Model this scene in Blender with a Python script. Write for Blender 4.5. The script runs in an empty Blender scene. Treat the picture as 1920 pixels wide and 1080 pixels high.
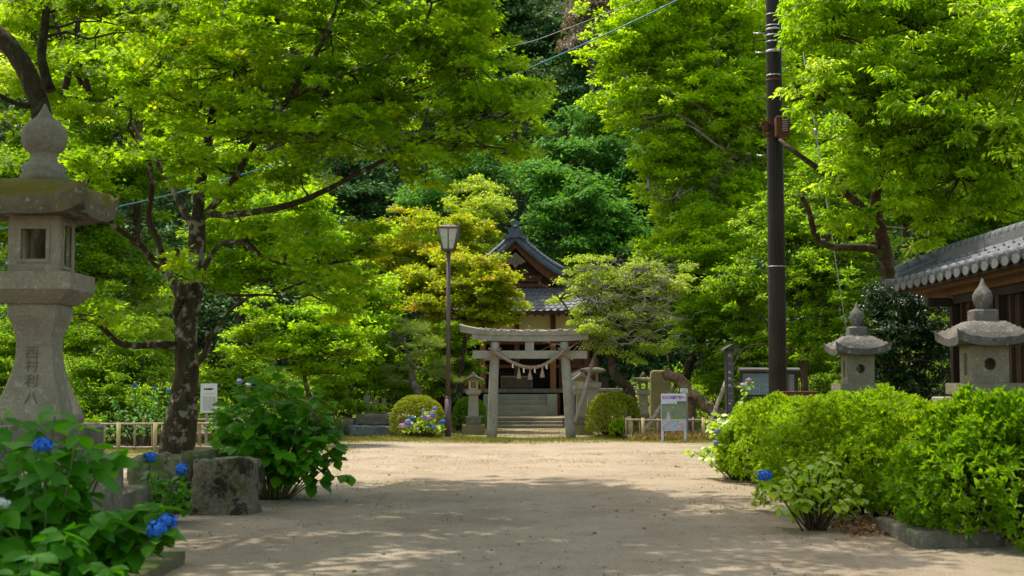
import bpy, math, random
import numpy as np
from mathutils import Vector, Matrix
R = math.radians
random.seed(7); rng = np.random.default_rng(11)
sc = bpy.context.scene
COL = sc.collection

# ------------------------------------------------------------------ camera
CH = 1.457; FPX = 2666.7; PITCH = math.atan(178/FPX)
cam = bpy.data.objects.new('camera', bpy.data.cameras.new('camera')); COL.objects.link(cam)
cam.data.lens = 50; cam.data.sensor_width = 36; cam.data.clip_start = 0.1; cam.data.clip_end = 900
cam.location = (0, 0, CH); cam.rotation_euler = (R(90)+PITCH, 0, 0)
cam.data.dof.use_dof = True; cam.data.dof.focus_distance = 30; cam.data.dof.aperture_fstop = 3.2
sc.camera = cam
# ------------------------------------------------------------------ sky and sun
SUN = Vector((-0.25, 0.33, 1.0)).normalized()          # direction towards the sun
el = math.asin(SUN.z); az = math.atan2(SUN.x, SUN.y)
w = bpy.data.worlds.new('World'); sc.world = w; w.use_nodes = True
nt = w.node_tree; bg = nt.nodes['Background']
sky = nt.nodes.new('ShaderNodeTexSky'); sky.sky_type = 'NISHITA'; sky.sun_disc = False
sky.sun_elevation = el; sky.sun_rotation = az; sky.dust_density = 2.0
wm = nt.nodes.new('ShaderNodeMix'); wm.data_type = 'RGBA'; wm.blend_type = 'MULTIPLY'; wm.inputs[0].default_value = 1
wm.inputs[7].default_value = (1.12, 1.0, .78, 1)        # warm, slightly hazy summer sky
nt.links.new(sky.outputs[0], wm.inputs[6]); nt.links.new(wm.outputs[2], bg.inputs[0]); bg.inputs[1].default_value = 0.15
sl = bpy.data.lights.new('sun', 'SUN'); sl.energy = 2.0; sl.angle = R(0.5); sl.color = (1, .93, .80)
so = bpy.data.objects.new('sun', sl); COL.objects.link(so)
so.rotation_euler = SUN.to_track_quat('Z', 'Y').to_euler(); so.location = (-20, -20, 60)
sc.view_settings.view_transform = 'Standard'; sc.view_settings.look = 'None'
sc.view_settings.exposure = 1.66; sc.view_settings.gamma = 1
try:
    sc.cycles.max_bounces = 10; sc.cycles.diffuse_bounces = 8; sc.cycles.glossy_bounces = 2
    sc.cycles.transmission_bounces = 3; sc.cycles.transparent_max_bounces = 4
    sc.cycles.use_denoising = True; sc.cycles.sample_clamp_indirect = 4
except Exception: pass

# ------------------------------------------------------------------ helpers
def P(px, py, Y):
    """world point that lies Y metres ahead, seen at photo pixel (px, py)"""
    rx = (px-960)/FPX; u = (540-py)/FPX
    dy = math.cos(PITCH)-u*math.sin(PITCH); dz = math.sin(PITCH)+u*math.cos(PITCH)
    t = Y/dy
    return Vector((rx*t, Y, CH+dz*t))
def G(px, py, z=0):
    a = P(px, py, 10); k = (z-CH)/(a.z-CH)
    return Vector((a.x*k, 10*k, z))
def M(px, Y): return px*Y/FPX

def tag(o, label=None, cat=None, group=None, kind=None):
    if label: o['label'] = label
    if cat: o['category'] = cat
    if group: o['group'] = group
    if kind: o['kind'] = kind
    return o
def thing(name, label, cat, loc=(0,0,0), rz=0, group=None):
    o = bpy.data.objects.new(name, None); COL.objects.link(o); o.location = loc; o.rotation_euler.z = rz
    o.empty_display_size = .2
    return tag(o, label, cat, group)
def kids(o): return [c for c in COL.objects if c.parent == o]
def copy_tree(o, parent=None):
    ch = kids(o)
    c = o.copy(); COL.objects.link(c); c.parent = parent
    for k in ch: copy_tree(k, c)
    return c

class MB:
    def __init__(s): s.v = []; s.f = []; s.sm = []; s.mi = []
    def add(s, vs, fs, smooth=False, mi=0):
        n = len(s.v); s.v += [tuple(v) for v in vs]; s.f += [tuple(i+n for i in f) for f in fs]
        s.sm += [smooth]*len(fs); s.mi += [mi]*len(fs); return s
    def box(s, x0, x1, y0, y1, z0, z1, mi=0, bev=0, M4=None):
        if bev:
            b = bev; xs = [(x0, x0+b), (x1-b, x1)]
            # chamfered box: 24 corners
            vs = []; idx = {}
            for i, x in enumerate((x0, x1)):
                for j, y in enumerate((y0, y1)):
                    for k, z in enumerate((z0, z1)):
                        sx, sy, sz = (1, -1)[i], (1, -1)[j], (1, -1)[k]
                        idx[(i, j, k, 0)] = len(vs); vs.append((x, y+sy*b, z+sz*b))
                        idx[(i, j, k, 1)] = len(vs); vs.append((x+sx*b, y, z+sz*b))
                        idx[(i, j, k, 2)] = len(vs); vs.append((x+sx*b, y+sy*b, z))
            g = lambda *a: idx[a]; fs = []
            for i in (0, 1):
                a = [g(i,0,0,0), g(i,1,0,0), g(i,1,1,0), g(i,0,1,0)]; fs.append(a if i else a[::-1])
                a = [g(0,i,0,1), g(1,i,0,1), g(1,i,1,1), g(0,i,1,1)]; fs.append(a if not i else a[::-1])
                a = [g(0,0,i,2), g(1,0,i,2), g(1,1,i,2), g(0,1,i,2)]; fs.append(a if i else a[::-1])
            for j in (0, 1):
                for k in (0, 1):
                    fs.append([g(0,j,k,1), g(1,j,k,1), g(1,j,k,2), g(0,j,k,2)])
                    fs.append([g(j,0,k,0), g(j,1,k,0), g(j,1,k,2), g(j,0,k,2)])
                    fs.append([g(j,k,0,0), g(j,k,1,0), g(j,k,1,1), g(j,k,0,1)])
            for i in (0, 1):
                for j in (0, 1):
                    for k in (0, 1): fs.append([g(i,j,k,0), g(i,j,k,1), g(i,j,k,2)])
            s.fixn = True
        else:
            vs = [(x, y, z) for z in (z0, z1) for y in (y0, y1) for x in (x0, x1)]
            fs = [(0,2,3,1), (4,5,7,6), (0,1,5,4), (2,6,7,3), (0,4,6,2), (1,3,7,5)]
        if M4 is not None: vs = [M4 @ Vector(v) for v in vs]
        return s.add(vs, fs, False, mi)
    def frust(s, cx, cy, z0, z1, a0, b0, a1, b1, mi=0):
        vs = [(cx-a0,cy-b0,z0),(cx+a0,cy-b0,z0),(cx-a0,cy+b0,z0),(cx+a0,cy+b0,z0),(cx-a1,cy-b1,z1),(cx+a1,cy-b1,z1),(cx-a1,cy+b1,z1),(cx+a1,cy+b1,z1)]
        return s.add(vs, [(0,2,3,1),(4,5,7,6),(0,1,5,4),(2,6,7,3),(0,4,6,2),(1,3,7,5)], False, mi)
    def tube(s, pts, rad, n=8, caps=True, jit=0, mi=0, smooth=True):
        pts = [Vector(p) for p in pts]
        if not hasattr(rad, '__len__'): rad = [rad]*len(pts)
        vs = []; up = Vector((.13, .31, .95)).normalized()
        for i, p in enumerate(pts):
            d = (pts[min(i+1, len(pts)-1)]-pts[max(i-1, 0)])
            if d.length < 1e-7: d = Vector((0,0,1))
            d.normalize()
            if i == 0:
                a = d.cross(up)
                if a.length < .2: a = d.cross(Vector((1,0,0)))
                a.normalize()
            else:
                a = (a-d*a.dot(d)).normalized()
            b = d.cross(a)
            for k in range(n):
                t = 2*math.pi*k/n; r = rad[i]*(1+(random.uniform(-jit, jit) if jit else 0))
                vs.append(p+a*math.cos(t)*r+b*math.sin(t)*r)
        fs = [(i*n+k, i*n+(k+1)%n, (i+1)*n+(k+1)%n, (i+1)*n+k) for i in range(len(pts)-1) for k in range(n)]
        if caps: fs += [tuple(range(n))[::-1], tuple((len(pts)-1)*n+k for k in range(n))]
        return s.add(vs, fs, smooth, mi)
    def lathe(s, prof, c=(0,0,0), n=24, mi=0, wob=0):
        vs = []
        for r, z in prof:
            for k in range(n):
                t = 2*math.pi*k/n; q = r*(1+random.uniform(-wob, wob))
                vs.append((c[0]+q*math.cos(t), c[1]+q*math.sin(t), c[2]+z))
        fs = [(i*n+k, i*n+(k+1)%n, (i+1)*n+(k+1)%n, (i+1)*n+k) for i in range(len(prof)-1) for k in range(n)]
        fs += [tuple(range(n))[::-1], tuple((len(prof)-1)*n+k for k in range(n))]
        return s.add(vs, fs, True, mi)
    def sqloft(s, prof, c=(0,0), mi=0, ch=.0):
        """square section stack, prof = (half width, z), chamfered vertical edges"""
        vs = []
        for a, z in prof:
            b = a-ch
            for x, y in ((-b,-a),(b,-a),(a,-b),(a,b),(b,a),(-b,a),(-a,b),(-a,-b)): vs.append((c[0]+x, c[1]+y, z))
        fs = [(i*8+k, i*8+(k+1)%8, (i+1)*8+(k+1)%8, (i+1)*8+k) for i in range(len(prof)-1) for k in range(8)]
        fs += [tuple(range(8))[::-1], tuple((len(prof)-1)*8+k for k in range(8))]
        return s.add(vs, fs, False, mi)
    def prism(s, poly, fr, ex, mi=0):
        """poly 2-D outline mapped by fr(u,v)->Vector, extruded by vector ex"""
        n = len(poly); a = [fr(u, v) for u, v in poly]; b = [p+ex for p in a]
        return s.add(a+b, [tuple(range(n)), tuple(range(n, 2*n))[::-1]]+[(i, n+i, n+(i+1)%n, (i+1)%n) for i in range(n)], False, mi)
    def build(s, name, mat, parent=None, rel=True):
        me = bpy.data.meshes.new(name); me.from_pydata(s.v, [], s.f)
        me.polygons.foreach_set('use_smooth', s.sm); me.polygons.foreach_set('material_index', s.mi)
        for m in (mat if isinstance(mat, (list, tuple)) else [mat]): me.materials.append(m)
        if getattr(s, 'fixn', False):
            import bmesh
            bm = bmesh.new(); bm.from_mesh(me); bmesh.ops.recalc_face_normals(bm, faces=bm.faces); bm.to_mesh(me); bm.free()
        me.update()
        o = bpy.data.objects.new(name, me); COL.objects.link(o)
        put(o, parent); return o
def put(o, parent):
    """parent keeping the mesh in world coordinates"""
    if parent is not None:
        o.parent = parent
        m = Matrix.Identity(4); p = parent; 
        while p is not None:
            m = (Matrix.Translation(p.location) @ p.rotation_euler.to_matrix().to_4x4()) @ m if p is parent else (Matrix.Translation(p.location) @ p.rotation_euler.to_matrix().to_4x4()) @ m
            p = p.parent
        if o.type == 'MESH' and not o.get('_local'):
            o.data.transform(m.inverted())
def local(o): o['_local'] = 1; return o

# ------------------------------------------------------------------ materials
def nmat(name, rough=.8, spec=.3):
    m = bpy.data.materials.new(name); m.use_nodes = True
    n = m.node_tree.nodes; b = n['Principled BSDF']; b.inputs['Roughness'].default_value = rough
    b.inputs['Specular IOR Level'].default_value = spec
    return m, m.node_tree, b
def node(t, ty, **k):
    n = t.nodes.new(ty)
    for a, v in k.items():
        if a.startswith('i_'): n.inputs[int(a[2:])].default_value = v
        else: setattr(n, a, v)
    return n
def noise(t, scale, detail=4, rough=.6, vec=None, stretch=None):
    tc = node(t, 'ShaderNodeTexCoord'); src = tc.outputs['Object']
    if stretch:
        mp = node(t, 'ShaderNodeMapping'); mp.inputs['Scale'].default_value = stretch
        t.links.new(src, mp.inputs[0]); src = mp.outputs[0]
    n = node(t, 'ShaderNodeTexNoise'); n.inputs['Scale'].default_value = scale
    n.inputs['Detail'].default_value = detail; n.inputs['Roughness'].default_value = rough
    t.links.new(src, n.inputs['Vector']); return n.outputs['Fac']
def ramp(t, fac, stops):
    r = node(t, 'ShaderNodeValToRGB'); e = r.color_ramp.elements
    while len(e) > 1: e.remove(e[-1])
    e[0].position = stops[0][0]; e[0].color = (*stops[0][1], 1)
    for p, c in stops[1:]:
        k = e.new(p); k.color = (*c, 1)
    t.links.new(fac, r.inputs[0]); return r.outputs[0]
def vmix(t, fac, a, b, mode='MIX'):
    n = node(t, 'ShaderNodeMix'); n.data_type = 'RGBA'; n.blend_type = mode
    for s_, v in ((n.inputs[0], fac), (n.inputs[6], a), (n.inputs[7], b)):
        if isinstance(v, bpy.types.NodeSocket): t.links.new(v, s_)
        elif isinstance(v, tuple): s_.default_value = (*v, 1)
        else: s_.default_value = v
    return n.outputs[2]
def mask(t, fac, lo, hi):
    m = node(t, 'ShaderNodeMapRange'); m.inputs[1].default_value = lo; m.inputs[2].default_value = hi
    t.links.new(fac, m.inputs[0]); return m.outputs[0]
def mul(t, a, b, op='MULTIPLY'):
    m = node(t, 'ShaderNodeMath', operation=op)
    for i, v in enumerate((a, b)):
        if isinstance(v, bpy.types.NodeSocket): t.links.new(v, m.inputs[i])
        else: m.inputs[i].default_value = v
    return m.outputs[0]
def bump(t, b, h, strength=.5, dist=.02):
    n = node(t, 'ShaderNodeBump'); n.inputs['Strength'].default_value = strength; n.inputs['Distance'].default_value = dist
    t.links.new(h, n.inputs['Height']); t.links.new(n.outputs[0], b.inputs['Normal'])
def upness(t):
    g = node(t, 'ShaderNodeNewGeometry'); s_ = node(t, 'ShaderNodeSeparateXYZ'); t.links.new(g.outputs['True Normal'], s_.inputs[0])
    return s_.outputs[2]

def stone(name, c=(.30,.27,.21), moss=.3, stain=.4, lich=.3, sc_=1.0, mossc=(.055,.075,.012)):
    m, t, b = nmat(name, .9, .2)
    sp = noise(t, 90*sc_, 3, .7); bl = noise(t, 2.6*sc_, 6, .65)
    lo = tuple(x*.62 for x in c); hi = tuple(min(1, x*1.3) for x in c)
    col = ramp(t, sp, [(.35, lo), (.5, c), (.68, hi)])
    col = vmix(t, mul(t, mask(t, bl, .42, .62), stain), col, tuple(x*.42 for x in c))
    col = vmix(t, mul(t, mask(t, noise(t, 11*sc_, 5), .58, .66), lich), col, (.42,.42,.36))
    if moss:
        mm = mul(t, mask(t, noise(t, 4.2*sc_, 6, .7), .62-.28*moss, .70-.22*moss), mask(t, upness(t), -.25, .5))
        col = vmix(t, mul(t, mm, min(1, moss*1.6)), col, mossc)
    t.links.new(col, b.inputs['Base Color']); hh = mul(t, noise(t, 30*sc_, 6, .7), noise(t, 6*sc_, 4, .6), 'ADD'); bump(t, b, hh, .7, .03)
    return m
def wood(name, c=(.12,.06,.03), rough=.75, grain=(25,25,1.5), var=.5):
    m, t, b = nmat(name, rough, .25)
    g = noise(t, 1.0, 6, .65, stretch=grain)
    col = ramp(t, g, [(.3, tuple(x*(1-var) for x in c)), (.55, c), (.75, tuple(min(1, x*(1+var)) for x in c))])
    col = vmix(t, mul(t, mask(t, noise(t, 1.7, 4), .45, .65), .35), col, tuple(x*.5+.03 for x in c))
    t.links.new(col, b.inputs['Base Color']); bump(t, b, g, .4, .01); return m
def plain(name, c, rough=.5, spec=.4, metal=0, var=.15, sc_=6):
    m, t, b = nmat(name, rough, spec); b.inputs['Metallic'].default_value = metal
    col = ramp(t, noise(t, sc_, 5), [(.3, tuple(x*(1-var) for x in c)), (.7, tuple(min(1, x*(1+var)) for x in c))])
    t.links.new(col, b.inputs['Base Color']); return m
def bark(name, c=(.055,.042,.028), lich=(.30,.30,.22), amt=.5):
    m, t, b = nmat(name, .95, .1)
    g = noise(t, 1.0, 6, .7, stretch=(14,14,4))
    col = ramp(t, g, [(.3, tuple(x*.4 for x in c)), (.55, c), (.75, tuple(x*2 for x in c))])
    col = vmix(t, mul(t, mask(t, noise(t, 5.5, 5, .6), .53, .60), amt), col, lich)
    col = vmix(t, mul(t, mask(t, noise(t, 3.1, 5, .6), .55, .66), .7), col, (.035,.05,.01))
    t.links.new(col, b.inputs['Base Color']); bump(t, b, g, .9, .04); return m
LEAFM = {}
def leafm(name, c1, c2, acc=None, accp=.93, trans=.45, tint=1.9, rough=.5, spec=.14):
    """leaf: each leaf takes its own colour between c1 and c2 (a few take acc); light also passes through"""
    m = bpy.data.materials.new(name); m.use_nodes = True; t = m.node_tree; b = t.nodes['Principled BSDF']
    b.inputs['Roughness'].default_value = rough; b.inputs['Specular IOR Level'].default_value = spec
    at = node(t, 'ShaderNodeAttribute', attribute_name='rnd')
    f = mul(t, mul(t, at.outputs['Fac'], .58), mul(t, mask(t, noise(t, .9, 4), .32, .68), .42), 'ADD')
    st = [(.08, c1), (.86, c2)]
    col = ramp(t, f, st)
    if acc:
        fa = mul(t, mask(t, at.outputs['Fac'], accp-.01, accp), 1.0)
        col = vmix(t, fa, col, acc)
        pat = mul(t, mask(t, noise(t, .55, 2), .56, .66), mask(t, at.outputs['Fac'], .45, .6))
        col = vmix(t, mul(t, pat, .75), col, acc)
    t.links.new(col, b.inputs['Base Color'])
    tr = node(t, 'ShaderNodeBsdfTranslucent')
    tc = vmix(t, 1.0, col, (tint*1.0, tint*.92, tint*.35), 'MULTIPLY')
    t.links.new(tc, tr.inputs[0])
    mx = node(t, 'ShaderNodeMixShader'); mx.inputs[0].default_value = trans
    t.links.new(b.outputs[0], mx.inputs[1]); t.links.new(tr.outputs[0], mx.inputs[2])
    t.links.new(mx.outputs[0], t.nodes['Material Output'].inputs[0])
    return m

# ------------------------------------------------------------------ leaves
def _tpl(kind):
    if kind == 'quad': return np.array([(0,0,0),(.45,.27,.02),(1,0,-.10),(.45,-.27,.02)]), [(0,1,2,3)]
    if kind == 'leaf': return np.array([(0,0,0),(.3,.21,.05),(.68,.17,.0),(1,0,-.16),(.68,-.17,.0),(.3,-.21,.05)]), [(0,3,2,1),(0,5,4,3)]
    if kind == 'star': return np.array([(0,0,0),(.05,.42,0),(.34,.16,.02),(.62,.46,-.04),(.56,.12,.0),(1,0,-.12),(.56,-.12,.0),(.62,-.46,-.04),(.34,-.16,.02),(.05,-.42,0)]), [(0,1,2,3,4,5,6,7,8,9)]
    if kind == 'long': return np.array([(0,0,0),(.35,.13,.02),(1,0,-.2),(.35,-.13,.02)]), [(0,1,2,3)]
    if kind == 'needle': return np.array([(0,-.03,0),(0,.03,0),(1,.0,0)]), [(0,1,2)]
    if kind == 'blade': return np.array([(0,-.06,0),(0,.06,0),(.6,.05,.06),(1,0,.25),(.6,-.05,.06)]), [(0,1,2,3,4)]
    if kind == 'petal': return np.array([(0,0,0),(.35,.42,.08),(.8,.36,.1),(1,0,.0),(.8,-.36,.1),(.35,-.42,.08)]), [(0,1,2,3,4,5)]
    if kind == 'big':
        mid = [(0,0,0),(.18,0,-.015),(.45,0,-.02),(.74,0,-.05),(1,0,-.13)]
        up = [(.18,.24,.03),(.45,.37,.04),(.74,.26,-.01)]
        v = mid+up+[(a,-b,c) for a, b, c in up]
        f = [(0,1,5),(1,2,6,5),(2,3,7,6),(3,4,7),(0,8,1),(1,8,9,2),(2,9,10,3),(3,10,4)]
        return np.array(v), f
def unit(a): return a/np.maximum(np.linalg.norm(a, axis=1, keepdims=True), 1e-9)
def leaves(name, pos, axis, nrm, size, mat, parent=None, kind='quad', rnd=None, smooth=False):
    pos = np.asarray(pos, float); N = len(pos)
    axis = unit(axis); side = unit(np.cross(nrm, axis)); nn = np.cross(axis, side)
    T, F_ = _tpl(kind); k = len(T)
    size = np.broadcast_to(np.asarray(size, float), (N,))
    co = pos[:, None, :] + size[:, None, None]*(T[None, :, 0:1]*axis[:, None]+T[None, :, 1:2]*side[:, None]+T[None, :, 2:3]*nn[:, None])
    me = bpy.data.meshes.new(name)
    me.vertices.add(N*k); me.vertices.foreach_set('co', co.reshape(-1).astype(np.float32))
    li = np.concatenate([np.array(f) for f in F_]); lt = np.array([len(f) for f in F_])
    loops = (np.arange(N)[:, None]*k+li[None]).reshape(-1).astype(np.int32)
    me.loops.add(len(loops)); me.loops.foreach_set('vertex_index', loops)
    tot = np.tile(lt, N).astype(np.int32); st = np.concatenate([[0], np.cumsum(tot)[:-1]]).astype(np.int32)
    me.polygons.add(len(tot)); me.polygons.foreach_set('loop_start', st); me.polygons.foreach_set('loop_total', tot)
    if smooth: me.polygons.foreach_set('use_smooth', np.ones(len(tot), bool))
    me.materials.append(mat)
    at = me.attributes.new('rnd', 'FLOAT', 'FACE')
    if rnd is None: rnd = rng.random(N)
    at.data.foreach_set('value', np.repeat(rnd, len(F_)).astype(np.float32))
    me.update(calc_edges=True)
    o = bpy.data.objects.new(name, me); COL.objects.link(o); put(o, parent); return o
def rdir(n): return unit(rng.normal(size=(n, 3)))

def clump_leaves(cen, crad, per, flat=.45, tilt=.55, droop=.25, out=None):
    """leaves spread through small flattened clumps; returns pos, axis, normal, clump id"""
    nC = len(cen); idx = np.repeat(np.arange(nC), per); n = len(idx)
    d = rdir(n); d[:, 2] = np.where(d[:, 2] < -.25, -d[:, 2]*.6, d[:, 2])
    r = rng.random(n)**.45; r = np.where(rng.random(n) < .14, r*1.55, r)
    off = d*r[:, None]*crad[idx][:, None]; off[:, 2] *= flat
    pos = cen[idx]+off
    ax = d*np.array([1, 1, .35])+rdir(n)*.55; ax[:, 2] -= droop
    nr = np.array([0, 0, 1.0])+rdir(n)*tilt+d*.35
    return pos, ax, nr, idx

def crown(name, lobes, parent, mat, leaf=.09, crad=.5, k=4.5, flat=.45, kind='quad', tilt=.55, droop=.25, shell=.45, size_j=.5):
    flat = max(flat, .68); crad *= .82; tilt = max(tilt, .8); shell = min(shell, .25); k *= 1.25
    """lobes: (centre, rx, ry, rz). Returns clump centres for twigs"""
    cen = []; 
    area = {'quad': .27, 'leaf': .27, 'long': .13, 'needle': .03, 'star': .38, 'big': .4}[kind]*leaf*leaf
    for c, rx, ry, rz in lobes:
        A = math.pi*rx*rz
        nleaf = k*A/area*1.0
        per = max(14, int(math.pi*crad*crad*flat*2.2/area))
        nc = max(3, int(nleaf/per))
        d = rdir(nc); d[:, 2] = np.where((d[:, 2] < -.3) & (rng.random(nc) < .6), -d[:, 2], d[:, 2])
        r = shell+(1-shell)*rng.random(nc)**.7
        r = np.where(rng.random(nc) < .2, rng.random(nc)*.8, r)
        p = d*r[:, None]*np.array([rx, ry, rz])*(1.04+.17*rng.normal(size=(nc, 1)))+rng.normal(size=(nc, 3))*crad*.35+np.array(c)
        cen.append(p)
    cen = np.concatenate(cen); per = max(14, int(math.pi*crad*crad*flat*2.2/area))
    cr = crad*(.6+.7*rng.random(len(cen)))
    pos, ax, nr, idx = clump_leaves(cen, cr, per, flat, tilt, droop)
    rn = np.clip(rng.random(len(cen))[idx]*.35+rng.random(len(idx))*.65, 0, 1)
    sz = leaf*(1-size_j+2*size_j*rng.random(len(pos)))
    leaves(name, pos, ax, nr, sz, mat, parent, kind, rn)
    return cen
def wiggle(a, b, n=5, amt=.08, sag=0):
    a = Vector(a); b = Vector(b); L = (b-a).length; out = []
    for i in range(n+1):
        t = i/n; p = a.lerp(b, t)
        if 0 < i < n: p += Vector([random.uniform(-1, 1)*amt*L for _ in range(3)])
        p.z += sag*L*math.sin(math.pi*t); out.append(p)
    return out
def limbs(mb, path, r0, r1, n=8, jit=.06):
    m = len(path); mb.tube(path, [r0+(r1-r0)*(i/(m-1))**.8 for i in range(m)], n, jit=jit)
def smooth_path(pts, sub=4):
    pts = [Vector(p) for p in pts]; out = []
    for i in range(len(pts)-1):
        p0 = pts[max(i-1, 0)]; p1 = pts[i]; p2 = pts[i+1]; p3 = pts[min(i+2, len(pts)-1)]
        for k in range(sub):
            t = k/sub
            out.append(.5*((2*p1)+(p2-p0)*t+(2*p0-5*p1+4*p2-p3)*t*t+(3*p1-p0-3*p2+p3)*t**3))
    out.append(pts[-1]); return out
def L(px, py, Y, rx, ry, dep): return (P(px, py, Y), M(rx, Y), dep, M(ry, Y)*1.28)

def tree(name, label, cat, base, paths, lobes, leafmat, barkmat, leaf=.09, crad=.5, k=4.5, flat=.45, kind='quad',
         tilt=.55, droop=.25, twigs=.35, twr=.012, group=None, shell=.45, autolimb=True, limb_r=.07, limb_from=None):
    """paths: list of (points, r0, r1) real positions; the first one is the trunk"""
    t = thing(name, label, cat, base, 0, group)
    mb = MB()
    for pts, r0, r1 in paths: limbs(mb, smooth_path(pts, 4), r0, r1, 10 if r0 > .08 else 6, .07)
    mb.build('trunk', barkmat, t)
    cen = crown('crown', lobes, t, leafmat, leaf, crad, k, flat, kind, tilt, droop, shell)
    tw = MB()
    anchors = []
    for pts, r0, r1 in paths: anchors += [Vector(p) for p in smooth_path(pts, 3)[(2 if len(pts) > 2 else 1):]]
    if limb_from: anchors = [Vector(a) for a in limb_from]
    for (c, rx, ry, rz) in lobes:
        c = Vector(c)
        a = min(anchors, key=lambda q: (q-c).length+max(0, q.z-c.z)*1.0)
        if autolimb and (a-c).length > .3:
            limbs(tw, smooth_path(wiggle(a, c, 4, .07), 2), limb_r, limb_r*.35, 6, .08)
        mine = [Vector(p) for p in cen if abs(p[0]-c.x) < rx*1.1 and abs(p[1]-c.y) < ry*1.1 and abs(p[2]-c.z) < rz*1.2]
        random.shuffle(mine)
        for p in mine[:int(min(40, len(mine)*twigs))]:
            limbs(tw, wiggle(c+(p-c)*random.uniform(0, .35), p, 3, .07), twr*1.6, twr*.5, 4, 0)
    if tw.f: tw.build('branches', barkmat, t)
    return t
# ------------------------------------------------------------------ materials used
GRAN = stone('granite', (.235,.203,.142), .15, .35, .35)
GRAN2 = stone('granite_pale', (.28,.26,.20), .12, .3, .3)
MOSSY = stone('stone_mossy', (.18,.165,.12), .75, .5, .35)
OLDST = stone('stone_old', (.15,.135,.10), .5, .6, .35)
TORIIM = stone('torii_granite', (.27,.255,.20), .15, .42, .3, 1.2)
GOLDST = stone('stone_lichen', (.22,.19,.09), .35, .3, .2, mossc=(.22,.20,.03))
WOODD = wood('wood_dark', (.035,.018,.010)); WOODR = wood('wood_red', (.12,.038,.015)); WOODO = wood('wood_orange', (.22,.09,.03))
WOODG = wood('wood_grey', (.16,.125,.09)); WOODB = wood('wood_box', (.085,.045,.030), grain=(3,25,30)); BAMB = wood('bamboo_old', (.30,.225,.155), .6, (8,8,2), .3)
POLEW = wood('pole_wood', (.22,.175,.125), .8, (20,20,2), .35)
PLASTER = plain('plaster_cream', (.60,.51,.31), .9, .1, 0, .06, 1.5)
TILE = stone('roof_tile', (.165,.17,.185), 0, .35, .15, 1.5); TILE.node_tree.nodes['Principled BSDF'].inputs['Roughness'].default_value = .42
TILEB = stone('ridge_tile', (.095,.115,.145), 0, .35, .1, 1.5); TILEB.node_tree.nodes['Principled BSDF'].inputs['Roughness'].default_value = .4
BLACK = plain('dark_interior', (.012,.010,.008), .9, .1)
DARKM = plain('dark_metal', (.020,.016,.016), .45, .5, .3); LAMPM = plain('lamp_metal', (.085,.055,.055), .5, .4, .2)
GALV = plain('galvanised', (.42,.43,.42), .4, .5, .8, .2); RUST = plain('rust_brown', (.10,.035,.02), .7, .2)
FROST = plain('frosted_glass', (.36,.38,.32), .35, .5, 0, .04)
POLEM = wood('utility_pole_wood', (.026,.021,.018), .85, (30,30,1.2), .5)
WHITEP = plain('white_paint', (.42,.42,.46), .5, .4, 0, .04)
STRAW = wood('straw', (.27,.20,.125), .9, (30,30,30), .4); PAPER = plain('paper_white', (.5,.5,.47), .8, .1, 0, .05)
BLUEC = plain('cable_blue', (.01,.13,.20), .5, .4); GREYC = plain('cable_grey', (.12,.15,.13), .5, .4)
INK = plain('ink', (.03,.03,.035), .8, .1); PURP = plain('purple_ink', (.16,.05,.38), .6, .2)
BARK1 = bark('bark_maple', (.045,.035,.020), (.19,.19,.13), .85); BARK2 = bark('bark_brown', (.06,.04,.025), (.16,.15,.11), .35)
BARK3 = bark('bark_pine', (.17,.13,.11), (.32,.29,.26), .5); BARKG = bark('bark_pale', (.20,.18,.13), (.30,.28,.24), .6)
BARKD = bark('bark_shaded', (.035,.028,.018), (.12,.12,.07), .25)

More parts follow.
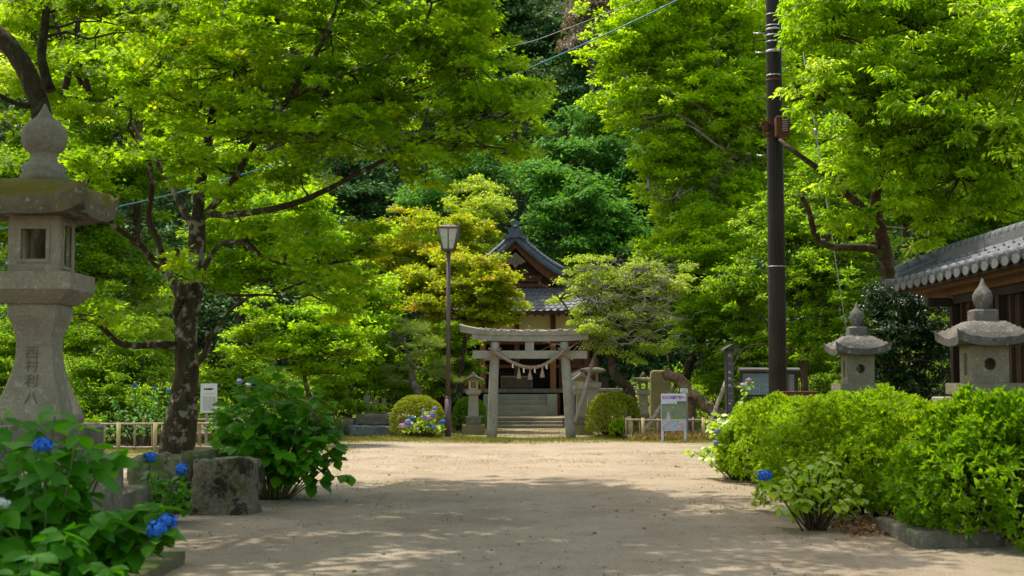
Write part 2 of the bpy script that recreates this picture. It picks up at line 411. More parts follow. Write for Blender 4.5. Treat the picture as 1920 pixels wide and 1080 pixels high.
# ------------------------------------------------------------------ ground, hill
def hill_h(x, y):
    r = 0.0
    a = max(0, y-57); r += 0.62*a*min(1, a/26)
    if x > 9: r = max(r, .26*max(0, y-40)*min(1, (x-9)/6))
    if x < -9: r = max(r, .20*max(0, y-46)*min(1, (-x-9)/8))
    return r
def sand_mat():
    m, t, b = nmat('sand', .95, .1)
    col = ramp(t, noise(t, .55, 8, .62), [(.28,(.235,.185,.130)), (.5,(.318,.256,.186)), (.72,(.375,.308,.228))])
    fine = ramp(t, noise(t, 55, 3, .7), [(.33,(.60,.60,.60)), (.5,(1,1,1)), (.7,(1.12,1.12,1.12))])
    col = vmix(t, .8, col, fine, 'MULTIPLY')
    scf = noise(t, 3.2, 7, .7, stretch=(1,.6,1))
    col = vmix(t, mul(t, mask(t, scf, .50, .66), .45), col, (.17,.13,.085))
    col = vmix(t, mul(t, mask(t, noise(t, 9, 6, .75), .60, .66), .5), col, (.12,.10,.05))
    col = vmix(t, mul(t, mask(t, noise(t, 38, 3, .5), .66, .70), .6), col, (.09,.075,.05))
    g = node(t, 'ShaderNodeNewGeometry'); s_ = node(t, 'ShaderNodeSeparateXYZ'); t.links.new(g.outputs['Position'], s_.inputs[0])
    ax = mul(t, s_.outputs[0], 0, 'ADD'); ab = node(t, 'ShaderNodeMath', operation='ABSOLUTE'); t.links.new(ax, ab.inputs[0])
    # earth and moss take over away from the trodden path
    far = mask(t, s_.outputs[1], 34.5, 37.5); left = mask(t, mul(t, s_.outputs[0], -1), 4.2, 6.2); right = mask(t, s_.outputs[0], 3.4, 5.0)
    mm = node(t, 'ShaderNodeMath', operation='MAXIMUM'); t.links.new(left, mm.inputs[0]); t.links.new(right, mm.inputs[1])
    m2 = node(t, 'ShaderNodeMath', operation='MAXIMUM'); t.links.new(mm.outputs[0], m2.inputs[0]); t.links.new(far, m2.inputs[1])
    pat = mask(t, noise(t, 1.3, 7, .7), .40, .58)
    col = vmix(t, mul(t, mul(t, m2.outputs[0], pat), .75), col, (.10,.095,.03))
    t.links.new(col, b.inputs['Base Color'])
    h = mul(t, noise(t, 26, 5, .7), noise(t, 2.0, 5, .6), 'ADD'); bump(t, b, h, .8, .05)
    return m
SAND = sand_mat()
def hillmat():
    m, t, b = nmat('hill_soil', .95, .1)
    col = ramp(t, noise(t, .8, 7, .7), [(.3,(.015,.025,.008)), (.5,(.03,.035,.014)), (.75,(.07,.06,.03))])
    t.links.new(col, b.inputs['Base Color']); bump(t, b, noise(t, 5, 5, .7), .8, .15); return m
nx, ny = 151, 121
mb = MB(); xs = np.linspace(-150, 150, nx); xs = np.sign(xs)*np.abs(xs)**1.35/150**.35; ys = np.concatenate([np.linspace(-60, 5, 20), np.linspace(5.5, 60, 101-20+0), np.linspace(64, 300, 20)])
ny = len(ys); vs = []
for y in ys:
    for x in xs:
        z = .018*math.sin(x*1.1+.6*y)*math.sin(y*.7)+.012*math.sin(3.1*x+y*2.3)
        if 36 < y < 48 and -3 < x < 5: z *= .3
        vs.append((x, y, z-.0))
fs = [(j*nx+i, j*nx+i+1, (j+1)*nx+i+1, (j+1)*nx+i) for j in range(ny-1) for i in range(nx-1)]
mb.add(vs, fs, True); tag(mb.build('ground', SAND), kind='structure')
mb = MB(); hx = np.linspace(-110, 110, 89); hy = np.linspace(40, 220, 73); vs = []
for y in hy:
    for x in hx:
        z = hill_h(x, y)+(.5*math.sin(x*.35+y*.2)+.4*math.sin(y*.5-x*.13))*min(1, hill_h(x, y)/3)
        vs.append((x, y, z-.12))
n = len(hx); mb.add(vs, [(j*n+i, j*n+i+1, (j+1)*n+i+1, (j+1)*n+i) for j in range(len(hy)-1) for i in range(n-1)], True)
tag(mb.build('hill', hillmat()), kind='structure')
# terrace under the shrine
mb = MB(); mb.box(-7, 9, 46.9, 62, -.3, .315); tag(mb.build('shrine_terrace', SAND), kind='structure')

# ------------------------------------------------------------------ tiled roof surface
def tile_roof(mb, p00, p10, p01, p11, ncol, nrow, amp=.035, step=.03, sag=0, nor=None, sub=8, mi=0, curl=0):
    """patch: p00->p10 along the eave, p0x->p1x... p01/p11 at the top; wavy pantiles stepped in rows"""
    p00, p10, p01, p11 = map(Vector, (p00, p10, p01, p11))
    nn = nor or (p10-p00).cross(p01-p00).normalized()
    if nn.z < 0: nn = -nn
    U = ncol*sub; vs = []; rows = []
    for r in range(nrow):
        rows += [(r/nrow, step), ((r+1)/nrow-.001, 0)]
    for v, st in rows:
        for i in range(U+1):
            u = i/U; p = (p00.lerp(p10, u)).lerp(p01.lerp(p11, u), v)
            ph = (u*ncol) % 1
            h = amp*(math.cos(2*math.pi*ph)**3 if math.cos(2*math.pi*ph) > 0 else -.35*abs(math.cos(2*math.pi*ph)))
            z = -sag*math.sin(math.pi*v)+curl*(abs(2*u-1)**3)*(1-v)
            vs.append(p+nn*(h+st)+Vector((0, 0, z)))
    m = U+1
    fs = [(j*m+i, j*m+i+1, (j+1)*m+i+1, (j+1)*m+i) for j in range(len(rows)-1) for i in range(U)]
    mb.add(vs, fs, False, mi)
    # underside
    mb.add([p00-nn*.04, p10-nn*.04, p11-nn*.04, p01-nn*.04], [(0,1,2,3)], False, mi)

# ------------------------------------------------------------------ shrine hall
YS = 52.0; CXs = (966.3-960)*YS/FPX
def zt(py, Y=YS): return P(960, py, Y).z
sh = thing('shrine_hall', 'wooden shrine hall with grey tiled gable roof and cream upper wall behind the stone gate', 'shrine', (CXs, YS+3, .31))
X0 = CXs
zap = zt(441)
prof = [(0, 0), (.28, -.30), (.56, -.56), (.92, -.86), (1.28, -1.12), (1.6, -1.31), (1.85, -1.42)]
GZ = .45   # the gable roof projects in front of the gable wall
mb = MB()
for s in (-1, 1):
    for i in range(len(prof)-1):
        a, b = prof[i], prof[i+1]
        tile_roof(mb, (X0+s*b[0], YS-GZ, zap+b[1]), (X0+s*b[0], YS+7, zap+b[1]), (X0+s*a[0], YS-GZ, zap+a[1]), (X0+s*a[0], YS+7, zap+a[1]), 26, 1, .03, .03, nor=Vector((s*.55, 0, .83)))
roof = mb.build('roof', TILE, sh)
mb = MB()
for s in (-1, 1):                               # verge: long round tiles with collars, and a row of hanging verge tiles
    pts = [Vector((X0+s*x, YS-GZ+.02, zap+z+.10)) for x, z in prof]
    mb.tube(pts, .075, 10)
    pts2 = [Vector((X0+s*x, YS-GZ+.30, zap+z+.16)) for x, z in prof]; mb.tube(pts2, .07, 8)
    sp = smooth_path(pts, 3)
    for p in sp[::1]:
        mb.lathe([(.092, -.02), (.092, .02)], p, 10)
    for i in range(len(sp)-1):
        for k in (0, .5):
            p = sp[i].lerp(sp[i+1], k)+Vector((-s*.05, -.05, -.16))
            mb.tube([p+Vector((s*.05, 0, .09)), p+Vector((-s*.05, -.02, -.09))], .055, 6)
mb.build('verge_tile', TILEB, roof)
mb = MB(); mb.tube([(X0, YS-GZ-.02, zap+.16), (X0, YS+7, zap+.16)], .13, 8); mb.box(X0-.14, X0+.14, YS-GZ, YS+7, zap-.1, zap+.14)
mb.build('ridge', TILEB, roof)
mb = MB()                                        # ogre tile
o_ = [(-.13,-.28),(-.15,.02),(-.09,.10),(-.17,.15),(-.13,.24),(-.05,.27),(0,.31),(.05,.27),(.13,.24),(.17,.15),(.09,.10),(.15,.02),(.13,-.28)]
fr = lambda u, v: Vector((X0+u*1.1, YS-GZ-.16, zap+.18+v*1.1)); mb.prism(o_, fr, Vector((0, .14, 0)))
for s in (-1, 1):
    sc_ = [(.10,-.02),(.20,.10),(.27,.09),(.26,.00),(.22,-.10),(.34,-.14),(.44,-.20),(.42,-.30),(.30,-.30),(.12,-.22)]
    mb.prism([(s*u, v) for u, v in sc_][::s], lambda u, v: Vector((X0+u, YS-GZ-.14, zap+.10+v)), Vector((0, .12, 0)))
mb.lathe([(.05,-.05),(.08,0),(.05,.05)], (X0, YS-GZ-.2, zap+.25), 10)
mb.build('ridge_end_tile', TILEB, roof)
# barge boards and pendant
mb = MB()
for s in (-1, 1):
    out = [(s*x, z-.16) for x, z in prof[:-1]]; inn = [(s*(x+.0), z-.50-.02*i) for i, (x, z) in enumerate(prof[:-1])]
    poly = out+inn[::-1]
    mb.prism(poly if s > 0 else poly[::-1], lambda u, v: Vector((X0+u, YS-GZ+.10, zap+v)), Vector((0, .07, 0)))
mb.build('barge_board', WOODR, sh)
mb = MB(); pe = [(0,.22),(.30,-.06),(.34,-.13),(.25,-.12),(.17,-.20),(.10,-.17),(.05,-.27),(0,-.30),(-.05,-.27),(-.10,-.17),(-.17,-.20),(-.25,-.12),(-.34,-.13),(-.30,-.06)]
mb.prism([(u*1.15, v*1.1) for u, v in pe], lambda u, v: Vector((X0+u, YS-GZ+.03, zt(487)+v)), Vector((0, .06, 0)))
mb.build('gable_pendant', WOODG, sh)
mb = MB(); zb = zt(541)
mb.prism([(-1.55, zb-zap), (1.55, zb-zap), (1.5, -1.25), (.9, -.9), (.4, -.55), (0, -.2), (-.4, -.55), (-.9, -.9), (-1.5, -1.25)], lambda u, v: Vector((X0+u, YS+.12, zap+v)), Vector((0, .1, 0)))
mb.build('gable_wall', WOODD, sh)
mb = MB()
for z, hw, d in ((zt(519), 1.0, .10), (zt(524), .95, .06), (zt(535), 1.25, .12)): mb.box(X0-hw, X0+hw, YS+.12-d, YS+.12, z-.07, z+.06)
for x in (-.9, 0, .9): mb.box(X0+x-.06, X0+x+.06, YS+.03, YS+.117, zt(535)+.06, zt(519)-.07)
mb.box(X0-.06, X0+.06, YS+.03, YS+.117, zt(519)+.06, zt(495))
mb.build('gable_beam', WOODR, sh)
# lower skirt roof
ze = zt(584, 50.2); zu = zt(539, YS); HW = 3.25
mb = MB()
tile_roof(mb, (X0-HW, 50.2, ze), (X0+HW, 50.2, ze), (X0-1.9, YS+.1, zu), (X0+1.9, YS+.1, zu), 26, 7, .035, .03, .06, curl=.16, nor=Vector((0,-.5,.86)))
for s in (-1, 1):
    tile_roof(mb, (X0+s*HW, 50.2, ze), (X0+s*HW, 60, ze), (X0+s*1.9, YS+.1, zu), (X0+s*1.9, 58, zu), 36, 5, .035, .03, .06, curl=.16, nor=Vector((s*.6,0,.8)))
sk = mb.build('skirt_roof', TILE, sh)
mb = MB()
for s in (-1, 1): mb.tube([(X0+s*(HW+.02), 50.18, ze+.25), (X0+s*2.9, 50.6, ze+.29), (X0+s*1.9, YS+.1, zu+.1)], .10, 8)
for i in range(27):
    u = i/26; x = X0-HW+2*HW*u; mb.tube([(x, 50.22, ze+.045+.16*abs(2*u-1)**3), (x, 50.13, ze+.04+.16*abs(2*u-1)**3)], .058, 8)
mb.build('eave_tile', TILEB, sk)
mb = MB(); mb.box(X0-HW+.1, X0+HW-.1, 50.3, 50.38, ze-.10, ze-.03)
for i in range(22): x = X0-HW+.25+i*(2*HW-.5)/21; mb.box(x-.03, x+.03, 50.36, YS+.1, ze-.10, ze-.03)
mb.build('rafter', WOODR, sk)
# body walls: cream band above, dark lattice bay below
YW = 51.9; px2x = lambda px, Y=YW: (px-960)*Y/FPX
ztop = ze+.55; zmid = zt(640)
mb = MB(); mb.box(X0-2.7, X0+2.7, YW, YW+.12, zt(634), ztop); 
for s in (-1, 1): mb.box(*sorted((X0+s*2.7, X0+s*2.58)), YW+.121, YW+6, zt(634), ztop)
mb.build('upper_wall', PLASTER, sh)
mb = MB()
for px in (837, 905, 969, 1037, 1100): x = px2x(px); mb = MB(); mb.box(x-.09, x+.09, YW-.12, YW-.003, .315+.9, ztop-.02); mb.build('post', WOODR, sh)
mb = MB()
mb.box(X0-2.75, X0+2.75, YW-.16, YW-.122, zt(646), zt(634)); mb.build('tie_beam', WOODR, sh); mb = MB(); mb.box(X0-2.75, X0+2.75, YW-.10, YW-.003, zt(690), zt(684))
mb.build('tie_beam', WOODR, sh)
for px in (905, 1037):                           # front posts of the porch, their sunlit look put into the orange colour
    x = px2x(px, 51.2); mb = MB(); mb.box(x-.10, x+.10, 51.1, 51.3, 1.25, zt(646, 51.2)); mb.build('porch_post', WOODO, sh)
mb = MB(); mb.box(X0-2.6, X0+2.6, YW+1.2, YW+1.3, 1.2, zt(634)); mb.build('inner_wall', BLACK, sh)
mb = MB()
for i in range(26):
    x = X0-1.25+i*.1; mb.box(x-.012, x+.012, YW+.15, YW+.18, 1.3, zt(646))
for z in (1.8, 2.4, 2.9): mb.box(X0-1.3, X0+1.35, YW+.181, YW+.20, z-.02, z+.02)
mb.build('lattice_door', WOODD, sh)
mb = MB()
for i in range(9): x = px2x(1048)+i*.16; mb.box(x, x+.15, YW+.02, YW+.06, 1.25, zt(672))
mb.build('board_panel', WOODR, sh); mb = MB()
for i in range(9): x = px2x(893)-i*.16-.16; mb.box(x, x+.15, YW+.02, YW+.06, 1.25, zt(672))
mb.build('board_panel', WOODR, sh)
mb = MB(); zf = 1.25
mb.box(X0-2.9, X0+3.3, 50.9, 58, zf-.14, zf); mb.build('floor', WOODG, sh)
mb = MB(); mb.box(X0-2.85, X0+3.25, 51.6, 51.7, .315, zf-.142); mb.build('crawl_space_shade', BLACK, sh)  # near-black slab that puts the shade under the floor into its colour
mb = MB()
for px in (838, 893, 1045, 1100): x = px2x(px, 51.1); mb = MB(); mb.box(x-.09, x+.09, 51.0, 51.18, .315, zf-.142); mb.build('floor_post', WOODR, sh)
# offering box
x0, x1 = px2x(941, 51), px2x(996.5, 51)
t = thing('offering_box', 'dark brown wooden offering box on the shrine porch behind the rope', 'offering box', ((x0+x1)/2, 51.15, zf))
mb = MB(); mb.box(x0, x1, 50.95, 51.4, zf+.02, zf+.42, bev=.012); mb.build('box', WOODB, t)
mb = MB(); 
for a, b in ((x0-.03, x0), (x1, x1+.03)): mb.box(a, b, 50.92, 51.43, zf, zf+.47)
mb.box(x0, x1, 50.92, 50.948, zf+.40, zf+.46); mb.build('frame', WOODG, t)
# stairs
def stairs(name, label, x0, x1, y0, run, z0, rise, n, mat, cheek=False):
    t = thing(name, label, 'steps', ((x0+x1)/2, y0, z0))
    for i in range(n):
        mb = MB(); mb.box(x0, x1, y0+i*run, y0+(n)*run+.35, z0+i*rise+(0.004 if i else 0), z0+(i+1)*rise, bev=.012); mb.build('step', mat, t)
    if cheek:
        for a, b in ((x0-.34, x0-.005), (x1+.005, x1+.36)):
            mb = MB(); mb.box(a, b, y0+run, y0+n*run+.35, z0, z0+n*rise+.004, bev=.012); mb.build('cheek_block', mat, t)
stairs('stone_steps', 'upper flight of pale stone steps with side blocks leading to the shrine porch', px2x(925, 50), px2x(1025, 50), 49.3, .30, .315, .185, 4, GRAN2, True)
stairs('stone_steps', 'lower flight of worn stone steps rising from the grass to the shrine terrace', px2x(905, 46), px2x(1056, 46), 45.95, .33, 0, .107, 3, GRAN)

# ------------------------------------------------------------------ torii gate with rope
YT = 38.0
tx = lambda px: (px-960)*YT/FPX
tz = lambda py: P(960, py, YT).z
t = thing('torii_gate', 'grey stone torii gate with a straw rope before the shrine steps', 'torii gate', (tx(994), YT, 0))
for bx, tpx in ((922.5, 928.5), (1070, 1057)):
    mb = MB(); mb.tube(smooth_path([(tx(bx), YT, -.05), (tx(bx*.5+tpx*.5), YT, 1.4), (tx(tpx), YT, tz(641))], 4), [.137, .135, .133, .130, .127, .124, .121, .118, .115], 20, jit=.012); mb.build('pillar', TORIIM, t)
mb = MB(); mb.box(tx(886), tx(1101), YT-.09, YT+.09, tz(672.7), tz(657.5), bev=.015); mb.build('tie_beam', TORIIM, t)
mb = MB(); mb.box(tx(984.5), tx(1001), YT-.085, YT+.085, tz(657.4), tz(640.5)); mb.build('centre_strut', TORIIM, t)
mb = MB()                                        # curved lintel: lower and upper course
N = 24; c = tx(994); vs = []
for i in range(N+1):
    u = -1+2*i/N; e = abs(u)**3.2; x = c+u*tx(1102+0)*0+u*(tx(1102)-tx(885))/2; z0 = tz(640)+.05*e; z1 = tz(629.5)+.07*e
    for y in (-.12, .12):
        vs += [(x, YT+y, z0), (x, YT+y, z1)]
fs = []
for i in range(N):
    a = i*4; b = a+4; fs += [(a, b, b+1, a+1), (a+2, a+3, b+3, b+2), (a, a+2, b+2, b), (a+1, b+1, b+3, a+3)]
fs += [(0, 1, 3, 2), (N*4, N*4+2, N*4+3, N*4+1)]
mb.add(vs, fs); mb.build('lower_lintel', TORIIM, t)
mb = MB(); vs = []; hw = (1124-864)/2*YT/FPX
for i in range(N+1):
    u = -1+2*i/N; e = abs(u)**3.2; x = c+u*hw; z0 = tz(629.3)+.072*e+.02*e; z1 = tz(621)+.165*e; zr = z1+.03
    for y, z in ((-.15, z0), (-.17, z1), (0, zr), (.17, z1), (.15, z0)): vs.append((x+(u*.03 if z != z0 else 0), YT+y, z))
fs = []
for i in range(N):
    for k in range(5): a = i*5+k; a2 = i*5+(k+1) % 5; fs.append((a, a+5, a2+5, a2))
fs += [(0,1,2,3,4), tuple(N*5+k for k in (4,3,2,1,0))]
mb.add(vs, fs); mb.fixn = True; mb.build('upper_lintel', TORIIM, t)
mb = MB()                                        # litter and pebbles lying along the lintel
for i in range(150):
    u = random.uniform(-.72, .68); x = c+u*hw; z = tz(621)+.165*abs(u)**3.2+.01
    r = random.uniform(.018, .045); mb.lathe([(r*.3, -r*.5), (r, 0), (r*.5, r*.6)], (x, YT-random.uniform(-.10, .16), z+r*.3), 5, wob=.3)
tag(mb.build('pebble', stone('pebble_stone', (.34,.30,.26), .3, .4, .3, 2), t), kind='stuff')
# rope
t = thing('straw_rope', 'twisted straw rope with three tassels sagging between the torii pillars', 'rope', (tx(994), YT-.2, tz(680)))
rp = smooth_path([(tx(p), YT-.17, tz(q)) for p, q in ((930,662),(948,673),(970,684),(994,689.5),(1018,685),(1038,673),(1057,659))], 10)
mb = MB()
for ph in range(3):
    pts = []
    for i, p in enumerate(rp):
        a = i*.55+ph*2.094; pts.append(p+Vector((0, math.cos(a)*.02, math.sin(a)*.022)))
    mb.tube(pts, .027, 7, jit=.1)
mb.build('twisted_strand', STRAW, t)
mb = MB()                                        # ties round both pillars
for px, s in ((928, -1), (1058, 1)):
    for k in (-1, 1):
        pts = [(tx(px)+math.cos(a)*.16, YT+math.sin(a)*.17, tz(663)+k*.14*math.cos(a)) for a in [j*math.pi/8 for j in range(17)]]
        mb.tube(pts, .022, 6, jit=.15)
mb.tube(smooth_path([(tx(1057), YT-.17, tz(659)), (tx(1066), YT-.18, tz(653)), (tx(1073), YT-.15, tz(649))], 3), .018, 6, jit=.2)
mb.tube(smooth_path([(tx(930), YT-.17, tz(663)), (tx(922), YT-.18, tz(656)), (tx(917), YT-.15, tz(653))], 3), .018, 6, jit=.2)
mb.tube(smooth_path([(tx(930), YT-.17, tz(666)), (tx(920), YT-.2, tz(673)), (tx(908), YT-.2, tz(676))], 3), .018, 6, jit=.2)
mb.tube(smooth_path([(tx(1058), YT-.17, tz(664)), (tx(1066), YT-.2, tz(671)), (tx(1074), YT-.2, tz(675))], 3), .022, 6, jit=.2)
mb.build('pillar_tie', wood('straw_brown', (.26,.16,.08), .9, (30,30,30), .4), t)
for px, py in ((973, 692), (993.5, 694), (1016.5, 690)):
    mb = MB(); z = tz(py); mb.lathe([(.006, .06), (.02, .0), (.028, -.03), (.024, -.05), (.045, -.12), (.062, -.24), (.066, -.255)], (tx(px), YT-.17, z), 14, wob=.07); mb.build('tassel', STRAW, t)
for px, py in ((961.5, 683), (982, 692), (1002.5, 692), (1024.5, 685)):
    mb = MB(); z = tz(py); x = tx(px); mb.add([(x-.018, YT-.19, z+.03), (x+.018, YT-.19, z+.03), (x+.014, YT-.21, z-.06), (x+.028, YT-.20, z-.10), (x-.012, YT-.20, z-.10), (x-.022, YT-.21, z-.06)], [(0,1,2,5), (5,2,3,4)]); mb.build('paper_strip', PAPER, t)

# ------------------------------------------------------------------ stone lanterns
def hole_wall(mb, w, h, th, hole, fr, sq=False, n=24):
    """wall w x h with a round or square hole; fr(u,v,d)->point, d inwards"""
    ring = []; out = []
    for k in range(n):
        a = 2*math.pi*(k+.5)/n+math.pi/4*0; c, s = math.cos(a), math.sin(a)
        q = 1/max(abs(c), abs(s)); out.append((c*q*w, s*q*h))
        ring.append((c*q*hole[0], s*q*hole[1]) if sq else (c*hole[0], s*hole[1]))
    # snap the nearest samples to the corners so that the wall is a true rectangle
    for cx in (-1, 1):
        for cy in (-1, 1):
            i = min(range(n), key=lambda k: (out[k][0]-cx*w)**2+(out[k][1]-cy*h)**2); out[i] = (cx*w, cy*h)
            if sq: ring[i] = (cx*hole[0], cy*hole[1])
    vs = [fr(u, v, 0) for u, v in out]+[fr(u, v, 0) for u, v in ring]+[fr(u, v, th) for u, v in ring]+[fr(u, v, th) for u, v in out]
    fs = []
    for k in range(n):
        j = (k+1) % n
        fs += [(k, j, n+j, n+k), (n+k, n+j, 2*n+j, 2*n+k), (2*n+k, 2*n+j, 3*n+j, 3*n+k)]
    mb.add(vs, fs)
def firebox(name, c, a, z0, z1, th, holes, mat, parent, frame=0):
    """hollow square box, holes = per side (kind,hw,hh,dz) for front,right,back,left"""
    mb = MB(); h = (z1-z0)/2; zc = (z0+z1)/2
    fr = {'f': lambda u, v, d: Vector((c[0]+u, c[1]-a+d, zc+v)), 'b': lambda u, v, d: Vector((c[0]-u, c[1]+a-d, zc+v)),
          'l': lambda u, v, d: Vector((c[0]-a+d, c[1]-u, zc+v)), 'r': lambda u, v, d: Vector((c[0]+a-d, c[1]+u, zc+v))}
    for s_, (kd, hw, hh) in holes.items():
        w = a if s_ in 'fb' else a-.002
        hole_wall(mb, w, h, th, (hw, hh), fr[s_], kd == 's')
        if kd == 'x':
            f = fr[s_]; mb.add([f(-hw, -hh, th*.5), f(hw, -hh, th*.5), f(hw, hh, th*.5), f(-hw, hh, th*.5)], [(0,1,2,3)])
        if frame:
            f = fr[s_]; q = frame
            for (u0, u1, v0, v1) in ((-hw-q, hw+q, hh, hh+q), (-hw-q, hw+q, -hh-q, -hh), (-hw-q, -hw, -hh+.001, hh-.001), (hw, hw+q, -hh+.001, hh-.001)):
                A = [f(u0, v0, -.012), f(u1, v0, -.012), f(u1, v1, -.012), f(u0, v1, -.012)]; B = [f(u0, v0, .01), f(u1, v0, .01), f(u1, v1, .01), f(u0, v1, .01)]
                mb.add(A+B, [(0,1,2,3), (4,7,6,5), (0,4,5,1), (1,5,6,2), (2,6,7,3), (3,7,4,0)])
    mb.fixn = True
    return mb.build(name, mat, parent)
def lroof(name, c, hw, z0, z1, th, mat, parent, lift=.10, horn=.16, n=20, top=.2, dome=.5, qe=1.9):
    """square lantern roof with a swelling top and upturned corner horns"""
    mb = MB(); vs = []; m = n+1
    for j in range(m):
        for i in range(m):
            u = -1+2*i/n; v = -1+2*j/n; k = max(abs(u), abs(v)); e = (abs(u)*abs(v))**5
            rr = 1+horn*e; q = max(0, (k-top)/(1-top))
            z = z0+th+(z1-z0-th)*(1-q**qe)**dome*(1-.0*q)+lift*e*1.0+.03*(abs(u*v))**1.5
            vs.append((c[0]+u*hw*rr, c[1]+v*hw*rr, z+random.uniform(-.004, .004)))
    fs = [(j*m+i, j*m+i+1, (j+1)*m+i+1, (j+1)*m+i) for j in range(n) for i in range(n)]
    b = len(vs)
    for j in range(m):
        for i in range(m):
            u = -1+2*i/n; v = -1+2*j/n; e = (abs(u)*abs(v))**5; k = max(abs(u), abs(v))
            rr = 1+horn*.9*e
            vs.append((c[0]+u*hw*rr*.975, c[1]+v*hw*rr*.975, z0+lift*.75*e+.02*abs(u*v)**1.5+.02*(1-k)))
    fs += [(b+j*m+i, b+(j+1)*m+i, b+(j+1)*m+i+1, b+j*m+i+1) for j in range(n) for i in range(n)]
    nsm = len(fs)
    for i in range(n):
        for a, a2 in ((i, i+1), ((n*m+i+1), (n*m+i)), ((i+1)*m, i*m), (i*m+n, (i+1)*m+n)): fs.append((a, b+a, b+a2, a2))
    mb.add(vs, fs, True); mb.sm = [False]*len(fs); mb.fixn = True
    o = mb.build(name, mat, parent)
    me = o.data
    try: me.shade_smooth_by_angle if False else None
    except Exception: pass
    return o
def text_mesh(name, body, size, fr, depth, mat, parent, vertical=False, bold=.0):
    cu = bpy.data.curves.new(name, 'FONT'); cu.body = body if not vertical else '\n'.join(body)
    cu.size = size; cu.align_x = 'CENTER'; cu.align_y = 'CENTER'; cu.space_line = .98; cu.extrude = depth; cu.offset = bold; cu.resolution_u = 2
    o = bpy.data.objects.new(name, cu); COL.objects.link(o); bpy.context.view_layer.update()
    me = bpy.data.meshes.new_from_object(o); bpy.data.objects.remove(o); bpy.data.curves.remove(cu)
    me.materials.clear(); me.materials.append(mat); me.transform(fr)
    me.name = name
    o = bpy.data.objects.new(name, me); COL.objects.link(o); put(o, parent); return o
def face_front(x, y, z): return Matrix.Translation((x, y, z)) @ Matrix.Rotation(R(90), 4, 'X')

# the tall lantern on the left, axis aligned
YL = 13.8; XL = (75-960)*YL/FPX; c = (XL, YL); lz = lambda py: P(960, py, YL).z
t = thing('stone_lantern', 'tall weathered stone lantern with mossy roof and carved characters at the left edge', 'stone lantern', (XL, YL, 0))
mb = MB(); mb.sqloft([(.88, 0), (.88, .40), (.86, .42)], c, ch=.02); mb.build('pedestal', OLDST, t)
mb = MB(); mb.sqloft([(.66, .42), (.66, .74), (.64, .76)], c, ch=.02); mb.build('pedestal', OLDST, t)
mb = MB(); mb.sqloft([(.50, .76), (.50, 1.02), (.47, 1.06)], c, ch=.02); base = mb.build('base_slab', OLDST, t)
mb = MB(); mb.tube([(XL+.42, YL-.515, .93), (XL+.42, YL-.49, .93)], .03, 14); mb.tube([(XL+.42, YL-.53, .93), (XL+.42, YL-.51, .93)], .014, 10); mb.build('bolt', RUST, base)
shp = [(.335, 1.06), (.35, 1.10), (.338, 1.15), (.312, 1.22), (.283, 1.30), (.25, 1.40), (.218, 1.50), (.195, 1.60), (.178, 1.70), (.172, 1.80), (.178, 1.90), (.200, 1.99), (.228, 2.06), (.240, 2.10), (.242, 2.21)]
mb = MB(); mb.sqloft(shp, c, ch=.012); shaft = mb.build('shaft', GRAN, t)
def front_at(z):
    for (a, z0), (b, z1) in zip(shp, shp[1:]):
        if z0 <= z <= z1: return a+(b-a)*(z-z0)/(z1-z0)
    return .3
CARV = plain('carving_dark', (.10,.095,.066), .95, .05)
for ch_, py in (('西', 663), ('村', 688), ('利', 716), ('八', 747)):
    z = lz(py); a = front_at(z); sl_ = (front_at(z+.06)-front_at(z-.06))/.12
    m4 = Matrix.Translation(((61-960)*(YL-a)/FPX, YL-a-.002, z)) @ Matrix.Rotation(R(90)+math.atan(sl_), 4, 'X')
    text_mesh('carved_character', ch_, .135, m4, .004, CARV, shaft, bold=.0)
mb = MB(); mb.sqloft([(.27, 2.212), (.33, 2.27), (.405, 2.345), (.405, 2.51)], c, ch=.01); mb.build('platform', GRAN, t)
fb = firebox('fire_box', c, .245, 2.512, 3.06, .045, {'f': ('s', .12, .145), 'b': ('s', .17, .19), 'l': ('s', .12, .17), 'r': ('s', .12, .20)}, GRAN, t, .035)
LROOFM = stone('lantern_roof_stone', (.13,.108,.075), 1.0, .9, .5, mossc=(.10,.085,.008))
lroof('roof', c, .55, 3.045, 3.42, .16, LROOFM, t, lift=.13, horn=.07, top=.34, dome=.66)
mb = MB()
fz = [(.215, 3.40), (.225, 3.47), (.20, 3.50), (.215, 3.55), (.19, 3.59), (.13, 3.60), (.128, 3.68), (.14, 3.70), (.185, 3.735), (.213, 3.79), (.22, 3.85), (.212, 3.91), (.185, 3.965), (.14, 4.01), (.095, 4.04), (.065, 4.075), (.035, 4.13), (.015, 4.175), (.004, 4.19)]
mb.lathe([(r, z) for r, z in fz], (XL, YL, 0), 28, wob=.006); mb.build('finial', stone('finial_stone', (.19,.175,.13), .2, .6, .2, 1.4), t)

